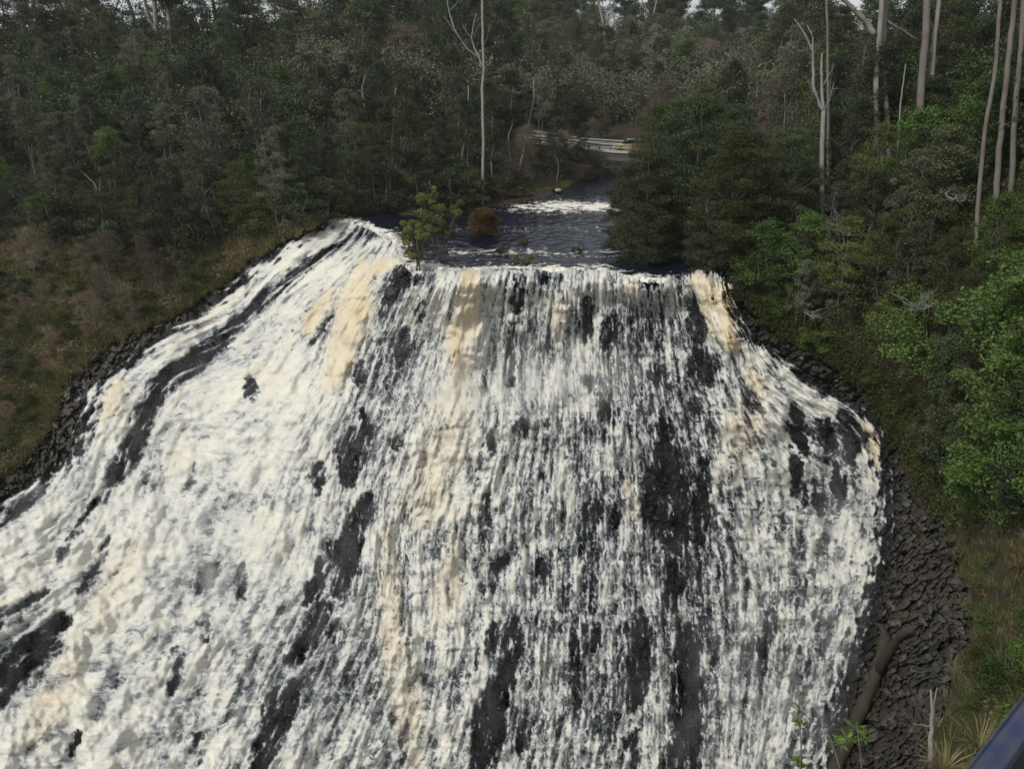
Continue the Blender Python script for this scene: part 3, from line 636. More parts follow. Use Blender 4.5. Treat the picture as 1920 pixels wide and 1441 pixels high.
scatter('j', 110, (1450, 2000), (560, 960), lambda x, y: x > rockR(y) + 25 and x < 2000, ['shrub', 'shrubg', 'shrubo', 'shrubg', 'shrub'], (.7, 1.5), 1.05, 'on the steep right bank')
scatter('k', 14, (1820, 2050), (980, 1441), lambda x, y: x > rockR(y) + 35, ['shrubg', 'shrubo'], (.35, .6), .8, 'above the bare rock wall at lower right')
for x, y, s_, k, lab in [(1205,505,.95,'feather','large feathery tea tree leaning over the river at the lip, nearest the rapids'),(1290,480,1.25,'feather','tall dark tea tree in the middle of the clump right of the river'),
    (1375,505,1.0,'feather','dense tea tree standing directly above the right hand chute'),(1235,440,1.15,'feather','tea tree hiding the right end of the bridge'),(1350,410,1.05,'feather','tea tree behind the clump at the right end of the lip'),
    (1168,462,.62,'feather','low tea tree reaching furthest left over the river'),(1235,508,.72,'feather','short tea tree hanging over the lip boulders'),(1325,512,.62,'feather','short tea tree just behind the top of the right hand chute'),(1320,350,1.15,'feather','tallest tea tree at the back of the clump right of the bridge'),
    (1450,480,.95,'feather','tea tree on the bank just right of the clump above the chute')]:
    p = ground(x, y, .4); place(k, p, s_, lab, None, sxy=.95)
scatter('l', 26, (60, 900), (360, 505), lambda x, y: treeline(x) - 12 < y < treeline(x) + 14, ['shrub', 'shrub', 'shrubo', 'shrub'], (1.1, 2.2), 1.6, 'along the foot of the left forest')
scatter('m', 16, (950, 1135), (288, 350), lambda x, y: y > 286, ['shrub', 'shrubo', 'slender', 'brown', 'brown'], (.5, .9), 1.6, 'on the bank below the road beside the bridge')
scatter('n', 26, (1380, 1720), (540, 900), lambda x, y: rockR(y) - 8 < x < rockR(y) + 40, ['shrub', 'shrubo', 'shrubo', 'shrubg'], (.35, .7), .9, 'at the top edge of the right rock wall')
scatter('o', 7, (900, 1100), (250, 300), lambda x, y: True, ['slender', 'dark', 'grey'], (.6, .9), 1.6, 'in front of the road left of the bridge')
scatter('p', 100, (-60, 600), (470, 900), lambda x, y: treeline(x) + 15 < y and x < rockL(y) - 10, ['shrubo', 'shrub', 'shrubo', 'brown'], (.3, .8), 1.0, 'on the open grassy left bank')
p = ground(700, 120, .4); place('yellow', p, 1.15, 'yellow flowering wattle high on the ridge left of centre', None)

for y0, n_, w_ in ((0, 0, 0),): pass
# low growth on the banks
def scatter_leaves(name, n, xr, yr, inside, leafm, L, Wd, hgt, label, cat, clump=.35, per=60, blade=False):
    rng = np.random.default_rng(len(name) + n); nc = n // per
    X = rng.uniform(*xr, nc * 4); Y = rng.uniform(*yr, nc * 4); k = inside(X, Y); X = X[k][:nc]; Y = Y[k][:nc]
    P = ground(X, Y); nc = len(P)
    rr = clump * (.5 + rng.random(nc))
    if not blade:
        P[:, 2] += rr * .4 + hgt * rng.random(nc); V, F, lf = leaves(P, rr, nc * per, L, Wd, .7, .3, rng)
    else:
        idx = np.repeat(np.arange(nc), per); m_ = len(idx)
        ang = rng.random(m_) * 6.28; ln_ = L * (.5 + .8 * rng.random(m_)); out_ = rng.random(m_) * .8 + .1
        b = P[idx] + np.stack([np.cos(ang), np.sin(ang), np.zeros(m_)], -1) * (rng.random(m_) * rr[idx] * .5)[:, None]; b[:, 2] -= .05
        tip = b + np.stack([np.cos(ang) * out_, np.sin(ang) * out_ - .15, 1 - out_ * .7], -1) * ln_[:, None]
        mid = (b + tip) / 2; mid[:, 2] += ln_ * .12
        sd = np.stack([-np.sin(ang), np.cos(ang), np.zeros(m_)], -1) * Wd
        V = np.stack([b - sd, b + sd, mid + sd * .8, tip, mid - sd * .8], 1).reshape(-1, 3)
        F = np.stack([np.array([0, 1, 2, 4]) + 5 * i for i in (0,)], 0)
        base = np.arange(m_)[:, None] * 5; F = np.concatenate([base + [0, 1, 2, 4], base + [4, 2, 3, 3]])
        lf = np.repeat(np.clip(.7 * rng.random(nc)[idx] + .3 * rng.random(m_), 0, 1), 5)
        # regional colour of the sward
        reg = .5 + .9 * fbm(X / 70, Y / 50, 3, 9); lf = np.clip(lf * .55 + np.repeat(reg[idx], 5) * .55, 0, 1)
        q1 = F[:m_]; q2 = F[m_:][:, :3]; Fq = np.concatenate([q1[:, [0, 1, 2]], q1[:, [0, 2, 3]], q2]); F = Fq
    o = mk(name, V, F, M[leafm], None, {'leaf': lf}); tag(o, label, cat, kind='stuff'); return o
scatter_leaves('grass', 150000, (-120, 620), (400, 950), lambda x, y: (y > treeline(x) - 40) & (x < rockL(y) + 20), 'grass', .75, .022, 0, 'rough mixed olive and brown grass covering the steep left bank', 'grass', .5, 30, True)
scatter_leaves('far_woodland', 260000, (560, 1560), (58, 236), lambda x, y: y < 236 - 14 * (x < 800), 'leaf_grey', .42, .20, 5.5, 'continuous far woodland covering the hill behind the road', 'woodland', 1.7, 70)
scatter_leaves('far_woodland', 120000, (-200, 620), (58, 300), lambda x, y: y < 300, 'leaf_dark', .36, .17, 5.0, 'dark far woodland filling the slope behind the left forest', 'woodland', 1.5, 70)
scatter_leaves('far_woodland', 120000, (1440, 2150), (58, 330), lambda x, y: y < 330, 'leaf_dark', .26, .11, 4.0, 'dark woodland filling the upper right hillside', 'woodland', 1.2, 70)
scatter_leaves('undergrowth', 200000, (-120, 1140), (120, 480), lambda x, y: (y < np.where(x < 1000, treeline(x) + 10, 352 - (x - 1000) * .12)) & ~((x > 960) & (y < 275)), 'leaf_dark', .2, .09, .8, 'dark undergrowth beneath the trees of the far bank', 'undergrowth', .6, 60)
scatter_leaves('undergrowth', 480000, (1350, 2500), (250, 1000), lambda x, y: (x > rockR(np.maximum(y, 500)) - 4), 'leaf_olive', .14, .05, .5, 'scrubby undergrowth covering the steep right bank', 'undergrowth', .45, 60)
scatter_leaves('grass', 9000, (925, 1110), (344, 374), lambda x, y: y < ipl(x, [(925,372),(1000,366),(1060,356),(1110,352)]), 'grass_dull', .5, .02, 0, 'olive grass along the far water edge below the road', 'grass', .4, 30, True)
scatter_leaves('undergrowth', 90000, (1340, 1800), (505, 980), lambda x, y: (x > rockR(y) - 22 + 18 * fbm(x / 30, y / 30, 2, 4)) & (x < rockR(y) + 60), 'leaf_olive', .16, .06, .5, 'low scrub fringing the top of the right rock wall', 'undergrowth', .4, 60)
scatter_leaves('undergrowth', 55000, (-120, 620), (400, 950), lambda x, y: (y > treeline(x) - 10) & (x < rockL(y) + 10) & (fbm(x / 60, y / 45, 3, 77) > .10), 'leaf_brown', .22, .05, .3, 'brown bracken and low scrub mixed through the left bank grass', 'undergrowth', .5, 60)
scatter_leaves('grass', 50000, (1640, 2500), (860, 1500), lambda x, y: (x > rockR(y) - 20 + 45 * fbm(x / 60, y / 60, 3, 4)), 'grass_dull', .55, .012, 0, 'dry grass hanging over the rock wall at lower right', 'grass', .3, 30, True)

# ---------------------------------------------------------------- single trees one can pick out
def pts_at(P, D): return np.array([world(a, b, D + (c if True else 0)) for a, b, c in P])
def bare_tree(name, label, D, limbs, mat, cat='tree', twigs=0, seed=1, group=None, k=7, crown=None):
    """limbs: list of (trunk or limb, [(px,py,dd)...], r0, r1); first one is the trunk with its foot on the ground"""
    rng = np.random.default_rng(seed)
    T0 = list(limbs[0][0]); (xa, ya, _), (xb, yb, _) = T0[0], T0[1]
    ys = np.arange(60, 1500, 2.); sl_ = (xa - xb) / (ya - yb); xs = xa + (ys - ya) * sl_ * .6; dd_ = landD(xs, ys) - D; dd_ -= 0
    ok = np.where((dd_ < 0) & (ys > 150))[0]
    if len(ok) and D > 30:
        yf = ys[ok[0]]
        if abs(yf - ya) < 260:
            T0 = [t_ for t_ in T0 if t_[1] < yf - 4]; T0 = [(xa + (yf - ya) * sl_ * .6, yf + 3, 0)] + T0
            limbs = [(T0,) + tuple(limbs[0][1:])] + list(limbs[1:])
    foot = world(limbs[0][0][0][0], limbs[0][0][0][1], D)
    root = empty(name, foot, 0, label, cat, group)
    tb = MB(); bb = MB(); nb = 0
    for i, (P, r0, r1) in enumerate(limbs):
        Q = pts_at(P, D) - foot; t = np.linspace(0, 1, len(Q)); tt = np.linspace(0, 1, max(8, 3 * len(Q)))
        Q = np.stack([np.interp(tt, t, Q[:, j]) for j in range(3)], -1); Q[1:-1] += rng.normal(size=(len(Q) - 2, 3)) * r0 * .10
        (tb if i == 0 else bb).tube(Q, np.linspace(r0, r1, len(Q)), k)
        nb += i > 0
        if twigs and i > 0:
            for q in range(twigs):
                j = rng.integers(len(Q) // 3, len(Q)); d = rng.normal(size=3) * .5 + np.array([0, 0, .45]) + (Q[-1] - Q[0]) / np.linalg.norm(Q[-1] - Q[0]) * .4
                e_ = Q[j] + d * rng.uniform(.5, 1.4); bb.tube(stem_path(Q[j], e_, .06, 5, rng), np.linspace(max(r1, .02), .008, 5), 4); nb += 1
    tb.build('trunk', M[mat], root)
    if nb: bb.build('limbs', M[mat], root)
    if crown:
        C = []; rad = []
        for (x, y, dd, r) in crown: C.append(world(x, y, D + dd) - foot); rad.append(r)
        V, F, lf = leaves(np.array(C), np.array(rad), 900 * len(C), .22, .08, .6, .2, rng)
        mk('crown', V, F, M['leaf_olive'], root, {'leaf': lf})
    return root
bare_tree('gum_tree', 'tall thin gum with bleached dead forked limbs on its left, at the far river bank', 73, [
    ([(905,352,0),(906,250,0),(904,170,0),(907,125,0),(905,70,0),(904,10,0),(903,-60,0)], .16, .11),
    ([(906,128,0),(898,108,0),(880,96,-.5),(866,78,-.8),(850,52,-1),(840,14,-1.2),(838,-20,-1.2)], .11, .04),
    ([(900,110,0),(890,92,.3),(884,72,.4),(888,45,.5),(893,24,.6)], .08, .03),
    ([(884,72,.4),(874,60,.3),(866,44,.2)], .05, .02),
    ([(866,78,-.8),(852,60,-1.6),(832,30,-2)], .05, .02),
    ([(907,130,0),(918,120,.5),(924,100,.7)], .05, .02),
    ([(905,90,0),(914,70,.5),(918,45,.7)], .05, .02)], 'bark_dead', twigs=2, seed=4, crown=[(880,-40,0,1.2),(930,-50,0,1.4),(905,-80,0,1.5)])
bare_tree('dead_tree', 'bleached dead tree with a forked white top on the right bank', 52, [
    ([(1540,420,0),(1541,330,0),(1542,260,0),(1544,208,0)], .19, .15),
    ([(1544,210,0),(1533,190,0),(1524,160,-.2),(1525,130,-.2),(1524,95,-.3),(1512,70,-.4),(1500,50,-.5),(1490,36,-.6)], .13, .04),
    ([(1544,210,0),(1541,170,.2),(1540,130,.2),(1541,100,.3)], .12, .06),
    ([(1524,98,-.3),(1524,70,0),(1514,48,.2)], .06, .03),
    ([(1545,208,0),(1554,190,-.4),(1560,170,-.5),(1564,156,-.5)], .06, .02),
    ([(1534,192,0),(1522,170,-.6),(1514,152,-.8)], .06, .02)], 'bark_dead', twigs=3, seed=6)
for lab, D_, limbs, mt, cr in [
    ('pale straight gum trunk, left one of the pair rising behind the left forest', 100, [([(300,190,0),(296,110,0),(292,50,0),(289,0,0),(286,-60,0),(282,-160,0)], .36, .24)], 'bark_pale', [(270,-150,0,3),(300,-190,0,3),(320,-150,1,2.6)]),
    ('pale straight gum trunk, right one of the pair rising behind the left forest', 101, [([(330,190,0),(323,105,0),(318,50,0),(313,0,0),(308,-60,0),(300,-160,0)], .30, .2)], 'bark_pale', [(340,-130,0,2.6)]),
    ('thick grey gum trunk with side limbs at the upper left', 104, [([(190,170,0),(184,75,0),(180,20,0),(176,-60,0)], .62, .5), ([(183,72,0),(165,58,0),(150,40,0),(140,20,0),(120,-20,0)], .16, .1), ([(205,60,0),(215,25,0),(230,-20,0)], .12, .09)], 'bark_grey', [(150,-110,0,3),(200,-110,0,3)]),
    ('grey leaning gum trunk nearest the upper left corner', 104, [([(82,190,0),(72,75,0),(64,20,0),(58,-60,0)], .34, .26), ([(70,60,0),(52,20,0),(20,10,0)], .14, .06)], 'bark_pale', [(40,-110,0,3)]),
    ('thick pale gum trunk with reddish patches on the right hillside', 47, [([(1722,330,0),(1727,160,0),(1734,80,0),(1738,20,0),(1741,-80,0),(1744,-200,0)], .25, .2)], 'bark_red', [(1700,-180,0,2.4),(1760,-200,0,2.6)]),
    ('slimmer grey gum trunk just right of the thick pale one', 48, [([(1742,330,0),(1748,140,0),(1753,60,0),(1761,0,0),(1768,-90,0)], .16, .13)], 'bark_pale', [(1780,-130,0,2.2)]),
    ('forked grey gum trunk with one limb reaching up to the left, on the right hillside', 53, [([(1640,330,0),(1643,150,0),(1648,80,0),(1652,20,0),(1656,-70,0)], .2, .17), ([(1640,66,0),(1628,45,0),(1610,28,0),(1590,8,0),(1560,-20,0)], .20, .12)], 'bark_pale', [(1640,-100,0,2.2)]),
    ('grey gum trunk standing close behind the forked one', 54, [([(1670,360,0),(1660,150,0),(1657,80,0),(1660,20,0),(1664,-70,0)], .17, .14), ([(1658,35,0),(1675,48,0),(1690,55,0),(1720,75,0)], .1, .05)], 'bark_pale', None),
    ('long leaning reddish gum trunk near the right edge', 38.5, [([(1838,330,0),(1850,220,0),(1864,150,0),(1870,80,0),(1876,0,0),(1880,-90,0)], .11, .09)], 'bark_red', [(1860,-120,0,1.8)]),
    ('dark reddish gum trunk second from the right edge', 39.5, [([(1872,300,0),(1880,210,0),(1888,140,0),(1896,60,0),(1903,0,0),(1909,-90,0)], .16, .12)], 'bark_red', [(1900,-120,0,1.8)]),
    ('thin grey trunk closest to the right edge', 39, [([(1900,260,0),(1905,180,0),(1914,100,0),(1918,30,0),(1922,-60,0)], .15, .11)], 'bark_grey', None),
    ('tall pale trunk rising above the skyline at the top centre', 150, [([(1000,110,0),(998,50,0),(996,0,0),(994,-60,0)], .60, .45)], 'bark_pale', [(980,-90,0,4),(1010,-110,0,4)]),
    ('pale trunk standing on the skyline right of centre', 140, [([(1140,110,0),(1130,40,0),(1122,0,0),(1110,-60,0)], .32, .2), ([(1160,70,0),(1150,30,0),(1140,-10,0)], .16, .1)], 'bark_pale', None),
    ('pale forked trunk on the skyline left of the white sky gap', 140, [([(1215,100,0),(1222,40,0),(1232,0,0),(1238,-50,0)], .2, .12), ([(1222,40,0),(1205,5,0),(1195,-40,0)], .14, .08)], 'bark_pale', None),
    ('thin dark trunk beside the dead forked tree', 56, [([(1552,380,0),(1553,200,0),(1552,100,0),(1550,0,0),(1550,-80,0)], .13, .09)], 'bark_grey', None),
    ('crooked pale sapling trunk at the front of the left forest', 69, [([(195,455,0),(192,400,0),(186,370,0),(178,345,0),(165,332,0),(152,320,0)], .10, .04), ([(186,370,0),(188,345,0),(186,315,0)], .06, .03)], 'bark_pale', [(160,310,0,.8),(190,300,0,.9),(178,325,0,.6)]),
    ('leaning pale trunk in front of the guard rail', 84, [([(972,335,0),(984,270,0),(994,220,0),(1002,180,0),(1000,150,0)], .13, .06)], 'bark_pale', None),
    ('thin leaning trunk left of the forked dead gum', 76, [([(858,340,0),(870,270,0),(878,220,0),(878,160,0)], .10, .05)], 'bark_pale', None),
    ('thin twin trunk on the far bank, nearer the water', 72, [([(731,378,0),(733,320,0),(735,270,0),(738,220,0),(742,165,0)], .12, .05), ([(740,376,0),(742,320,0),(745,260,0)], .08, .04)], 'bark_pale', [(740,190,0,1.),(735,240,0,1.2),(722,215,0,1.)]),
    ('thin pale trunk on the far bank right of the twin trunk', 72, [([(751,378,0),(750,320,0),(752,260,0),(750,200,0)], .09, .05)], 'bark_pale', [(755,215,0,1.1),(762,245,0,.9)]),
    ('slim pale sapling stem among the bushes of the right hillside', 47, [([(1680,330,0),(1688,200,0),(1693,160,0),(1698,120,0)], .06, .03)], 'bark_dead', None)]:
    bare_tree('gum_tree', lab, D_, limbs, mt, seed=len(lab), crown=cr, twigs=1 if len(limbs) > 1 else 0)
# dry twiggy branches
def dead_twigs(label, cx, cy, D, w_, h_, n, seed, r=.03):
    rng = np.random.default_rng(seed); foot = world(cx, cy + h_ * .5, D); mb = MB()
    for i in range(n):
        e_ = world(cx + rng.uniform(-w_, w_), cy + rng.uniform(-h_, h_) * .6, D + rng.uniform(-.6, .6)) - foot
        P = stem_path((0, 0, 0), e_, .16, 8, rng); mb.tube(P, np.linspace(r, .008, 8), 4)
        for q in range(4):
            j = rng.integers(3, 8); d = rng.normal(size=3) * .45; mb.tube(stem_path(P[j], P[j] + d, .05, 4, rng), np.linspace(.014, .005, 4), 3)
    o = mb.build('dead_branch', M['bark_dead']); o.location = tuple(foot); tag(o, label, 'branch')
dead_twigs('tangle of bleached dead branches over the shrubs below the right hillside', 1730, 565, 37.5, 60, 32, 12, 3)
dead_twigs('bare grey twigs in the gully between the right bank trees', 1590, 420, 46, 50, 45, 9, 5)
dead_twigs('pale dry twigs reaching in from the right edge', 1895, 790, 27.5, 45, 22, 10, 8, .02)
dead_twigs('pale dead bush above the right hand chute', 1460, 470, 48.5, 40, 30, 10, 9, .025)
dead_twigs('dead branch lying on the slope near the upper right', 1790, 360, 39.5, 22, 30, 5, 12, .05)
dead_twigs('bent bare branch low in the dark gully above the rocks', 1520, 585, 45.5, 40, 14, 4, 15, .04)

# ---------------------------------------------------------------- plants standing in the river at the lip
def small_tree(name, label, cat, x, y, z, h, stems, clumps, leafm, seed, per=1500, L=.13, Wd=.045, jit=1.):
    rng = np.random.default_rng(seed); D_ = float(plane_D(y, z)); foot = world(x, y, D_); root = empty(name, foot, 0, label, cat); s_ = D_ / FPX
    mb = MB(); C = []; rad = []
    for (dx, dy, r) in clumps:
        for q in range(4): C.append([(dx + rng.normal() * r * .55 * jit) * s_, rng.normal() * .35, (dy + rng.normal() * r * .45 * jit) * s_]); rad.append(r * s_ * (rng.uniform(.35, .8) if jit == 1 else .9))
    C = np.array(C)
    for k in range(stems):
        c = C[rng.integers(len(C))]; mb.tube(stem_path((rng.normal() * .08, 0, -.3), c, .07, 7, rng), np.linspace(.055, .02, 7), 5)
    for c in C: mb.tube(stem_path((c[0] * .5, c[1] * .5, c[2] * .55), c, .05, 5, rng), np.linspace(.03, .01, 5), 4)
    mb.build('trunk', M['bark_grey'], root)
    V, F, lf = leaves(C, np.array(rad), per * len(C) // 4, L, Wd, .75, .4, rng); mk('crown', V, F, M[leafm], root, {'leaf': lf})
small_tree('tea_tree', 'many stemmed tea tree on the small rock island at the lip, the taller one', 'tree', 828, 488, .2, 4.5, 6,
    [(-25,112,17),(-5,105,16),(12,98,15),(28,92,12),(-34,84,14),(-14,80,18),(8,72,17),(-22,58,14),(0,50,14),(-38,46,12),(18,56,11),(-10,118,12)], 'leaf_tea', 5)
small_tree('tea_tree', 'shorter tea tree at the left end of the rock island at the lip', 'tree', 783, 505, .1, 3.2, 4,
    [(-14,82,12),(4,76,13),(-22,62,13),(-4,56,15),(12,50,13),(-16,38,12),(8,32,12),(20,66,10)], 'leaf_tea', 6)
small_tree('bush', 'round rust brown bush standing in the river above the lip', 'bush', 910, 446, -.1, 2.6, 4,
    [(0,12,18),(-14,20,16),(14,20,16),(-8,34,18),(10,34,18),(-18,30,12),(18,32,12),(0,44,15),(-8,48,11),(8,46,11)], 'leaf_rust', 7, 2600, .14, .028, .55)
for x, y, r, lab in [(985,496,13,'green tuft growing right on the lip of the falls'),(942,478,9,'small green tuft in the river left of the lip tuft'),(982,458,7,'tiny green shrub in the river behind the lip tuft'),(1083,474,7,'tiny yellow green shrub in the river near the tea trees'),(930,425,8,'small dark plant tucked against the right side of the rust brown bush')]:
    small_tree('river_plant', lab, 'plant', x, y, 0, 1, 2, [(0, r, r), (-r * .6, r * .7, r * .7), (r * .6, r * .8, r * .7)], 'leaf_tea', int(x), 450, .12, .04)
def boulder(name, label, loc, r, seed, flat=.6, cat='rock', mat='basalt'):
    rng = np.random.default_rng(seed); n1, n2 = 22, 14
    th = np.linspace(0, 2 * math.pi, n1, endpoint=False); ph = np.linspace(.02, math.pi - .02, n2); TH, PH = np.meshgrid(th, ph)
    d = np.stack([np.cos(TH) * np.sin(PH), np.sin(TH) * np.sin(PH), np.cos(PH)], -1)
    q = perlin(d[..., 0] * 1.6 + seed, d[..., 1] * 1.6 + d[..., 2] * 1.9, seed) * .35 + perlin(d[..., 0] * 4 + seed, d[..., 1] * 4 + d[..., 2] * 4, seed) * .14
    V = d * (1 + q)[..., None] * r * np.array([1, 1, flat]); i = np.arange(n1 * n2).reshape(n2, n1)
    F = np.stack([i[:-1], i[1:], np.roll(i[1:], -1, 1), np.roll(i[:-1], -1, 1)], -1).reshape(-1, 4)
    z = np.zeros(n1 * n2); o = mk(name, V.reshape(-1, 3), F, M[mat], None, {'dry': z + .5, 'crack': z}, smooth=True); o.location = tuple(float(v) for v in loc); tag(o, label, cat); return o
boulder('boulder', 'black rock island holding the two small tea trees', world(815, 492, 56.0) - np.array([0, 0, .25]), 1.1, 3, .45)
boulder('boulder', 'dark boulder under the shorter tea tree at the lip', world(772, 505, 53.6) - np.array([0, 0, .3]), .8, 4, .6)
for x, y, r, lab in [(1205,506,.75,'wet black boulder on the lip beneath the tea trees, the largest of the row'),(1180,514,.42,'small wet boulder left of the largest one under the tea trees'),(1140,508,.40,'rounded dark boulder in the water at the lip, right of the tuft'),(1117,512,.30,'small black stone at the lip, left end of the row right of the tuft'),(1235,520,.5,'dark boulder at the lip just left of the right hand chute'),(738,548,.55,'black outcrop boulder splitting the water below the island'),(1262,500,.6,'dark boulder behind the top of the right hand chute')]:
    boulder('boulder', lab, world(x, y, float(landD(x, y)) - .45), r, int(x), .75)
boulder('boulder', 'grey boulder at the water edge below the road', world(1047, 357, 80.5), .4, 5, .45, mat='concrete')
boulder('boulder', 'low dark rock carrying the tuft on the lip', world(1000, 500, 52.6) - np.array([0, 0, .2]), .55, 6, .6)

# ---------------------------------------------------------------- road, bridge, guard rail, car
def at(x, y, D_): return world(x, y, D_)
ctrl = [(560,215,104),(700,228,99),(800,239,96),(900,252,94),(985,266,92.5),(1060,275,92.5),(1120,283,93),(1180,287,93),(1260,288,93),(1440,288,91),(1560,286,88)]
RC = np.array([at(a, b, c) for a, b, c in ctrl]); t = np.linspace(0, 1, len(RC)); tt = np.linspace(0, 1, 90)
RC = np.stack([np.interp(tt, t, RC[:, j]) for j in range(3)], -1)
for _ in range(6): RC[1:-1] = (RC[:-2] + RC[1:-1] * 2 + RC[2:]) / 4
TN = np.gradient(RC, axis=0); TN[:, 2] = 0; TN /= np.linalg.norm(TN, axis=1)[:, None]; NM = np.stack([-TN[:, 1], TN[:, 0], np.zeros(len(TN))], -1)
if NM[:, 1].mean() < 0: NM = -NM
prof = [(-.45, -.12), (-.4, -.05), (0, -.02), (0.02, 0), (2.6, .04), (5.2, 0), (5.4, -.05), (5.6, -.15)]
V = np.stack([RC + NM * a + np.array([0, 0, b]) for a, b in prof], 1)
inbr = (RC[:, 0] > 9.5) & (RC[:, 0] < 27)
Vn = V.copy(); Vn[inbr, 0:2] = (RC[inbr, None] + np.stack([NM[inbr] * 0, NM[inbr] * 0.01], 1) + np.array([0, 0, -.35])); Vn[inbr, 6:] = (RC[inbr, None] + np.stack([NM[inbr] * 5.2, NM[inbr] * 5.21], 1) + np.array([0, 0, -.35]))
i = np.arange(Vn.shape[0] * Vn.shape[1]).reshape(Vn.shape[:2])
F = np.stack([i[:-1, :-1], i[:-1, 1:], i[1:, 1:], i[1:, :-1]], -1).reshape(-1, 4)
tag(mk('road', Vn.reshape(-1, 3), F, M['asphalt'], smooth=False), kind='structure')
def bank_strip(sel):
    pr = [(-5.5, -4.4), (-3.6, -2.7), (-1.8, -1.1), (-.5, -.16), (5.5, -.2), (7.5, -.6), (10, -1.4)]
    P = RC[sel]; Nn = NM[sel]; V = np.stack([P + Nn * a + np.array([0, 0, b]) for a, b in pr], 1); V[..., 2] += .25 * fbm(V[..., 0] / 1.2, V[..., 1] / 1.2, 3, 5) * (np.abs(np.array([p[1] for p in pr])) > .3)
    n_ = V.shape[:2]; i = np.arange(n_[0] * n_[1]).reshape(n_)
    F = np.stack([i[:-1, :-1], i[:-1, 1:], i[1:, 1:], i[1:, :-1]], -1).reshape(-1, 4)
    tag(mk('embankment', V.reshape(-1, 3), F, M['land'], attrs={'grassy': np.zeros(i.size)}, smooth=True), kind='structure')
k0 = np.where(inbr)[0]
bank_strip(slice(0, k0[0] + 1)); bank_strip(slice(k0[-1], len(RC)))
bi = np.where(inbr)[0]; A = RC[bi[0]]; B = RC[bi[-1]]
br = empty('bridge', A, 0, 'low concrete road bridge over the dark river behind the falls', 'bridge')
def ribbon(mb, idx, off, z0, z1, th):
    P = RC[idx] + NM[idx] * off - A; n = len(P)
    V = np.concatenate([P + NM[idx] * a + np.array([0, 0, b]) for a, b in ((0, z0), (th, z0), (th, z1), (0, z1))])
    F = []
    for k in range(n - 1):
        for a, b in ((0, 1), (1, 2), (2, 3), (3, 0)): F.append([a * n + k, b * n + k, b * n + k + 1, a * n + k + 1])
    F += [[0, n, 2 * n, 3 * n], [n - 1, 2 * n - 1, 3 * n - 1, 4 * n - 1]]; mb.add(V, F)
mb = MB(); ribbon(mb, bi, -.12, -.42, .0, 5.5); mb.build('deck', M['concrete'], br, False)
mb = MB(); ribbon(mb, bi, -.30, -.06, .22, .30); mb.build('kerb', M['white_paint'], br, False)
mb = MB(); ribbon(mb, bi, -.05, -1.0, -.425, .5); mb.build('beam', M['asphalt'], br, False)
mb = MB(); ribbon(mb, bi, 4.8, -1.0, -.425, .5); mb.build('beam', M['concrete'], br, False)
for q in (bi[1], bi[-2]):
    mb = MB(); mb.box(RC[q] + NM[q] * 2.6 - A + np.array([0, 0, -2.05]), (.8, 5.3, 2.1), (TN[q][0], TN[q][1])); mb.build('abutment', M['timber_dark'], br, False)
def guard(label, off, i0, i1, zt, both=True):
    idx = np.arange(i0, i1); g = empty('guard_rail', RC[i0], 0, label, 'guard rail'); A0 = RC[i0]
    for zz in ((zt - .12, zt + .08), (zt - .42, zt - .24)):
        mb = MB(); P = RC[idx] + NM[idx] * off - A0; n = len(P)
        prof_ = [(0, zz[0]), (-.06, (zz[0] * 2 + zz[1]) / 3), (0, (zz[0] + zz[1]) / 2), (-.06, (zz[0] + 2 * zz[1]) / 3), (0, zz[1]), (.02, zz[1]), (.02, zz[0])]
        V = np.concatenate([P + NM[idx] * a + np.array([0, 0, b]) for a, b in prof_]); m_ = len(prof_)
        mb.add(V, [[a * n + k, ((a + 1) % m_) * n + k, ((a + 1) % m_) * n + k + 1, a * n + k + 1] for k in range(n - 1) for a in range(m_)])
        mb.build('rail', M['galv'], g, False)
    for q in range(i0, i1, 3):
        mb = MB(); mb.box(RC[q] + NM[q] * (off + .16) - A0 + np.array([0, 0, zt / 2 - .15]), (.16, .16, zt + .45), (TN[q][0], TN[q][1])); mb.build('post', M['timber_dark'], g, False)
i_l = int(np.argmin(abs(RC[:, 0] - 1.6)))
guard('pale double beam guard rail along the near side of road and bridge', -.1, i_l, 86, .85)
guard('guard rail along the far side of the road', 5.3, i_l, 86, .85)
rk_ = random.Random(5)
for k in range(34):
    j = rk_.randrange(8, k0[0] + 3) if k < 28 else rk_.randrange(k0[-1] - 1, len(RC)); off = -rk_.uniform(.9, 5.2)
    p = RC[j] + NM[j] * off; p = p + np.array([0, 0, np.interp(off, [-5.5, -3.6, -1.8, -.5], [-4.4, -2.7, -1.1, -.16]) - .1])
    kk = rk_.choice(['shrub', 'shrubo', 'shrub', 'shrubo']); place(kk, p, rk_.uniform(.45, .85), KW[kk] + ' on the embankment in front of the road', 'shrubs on the road embankment')
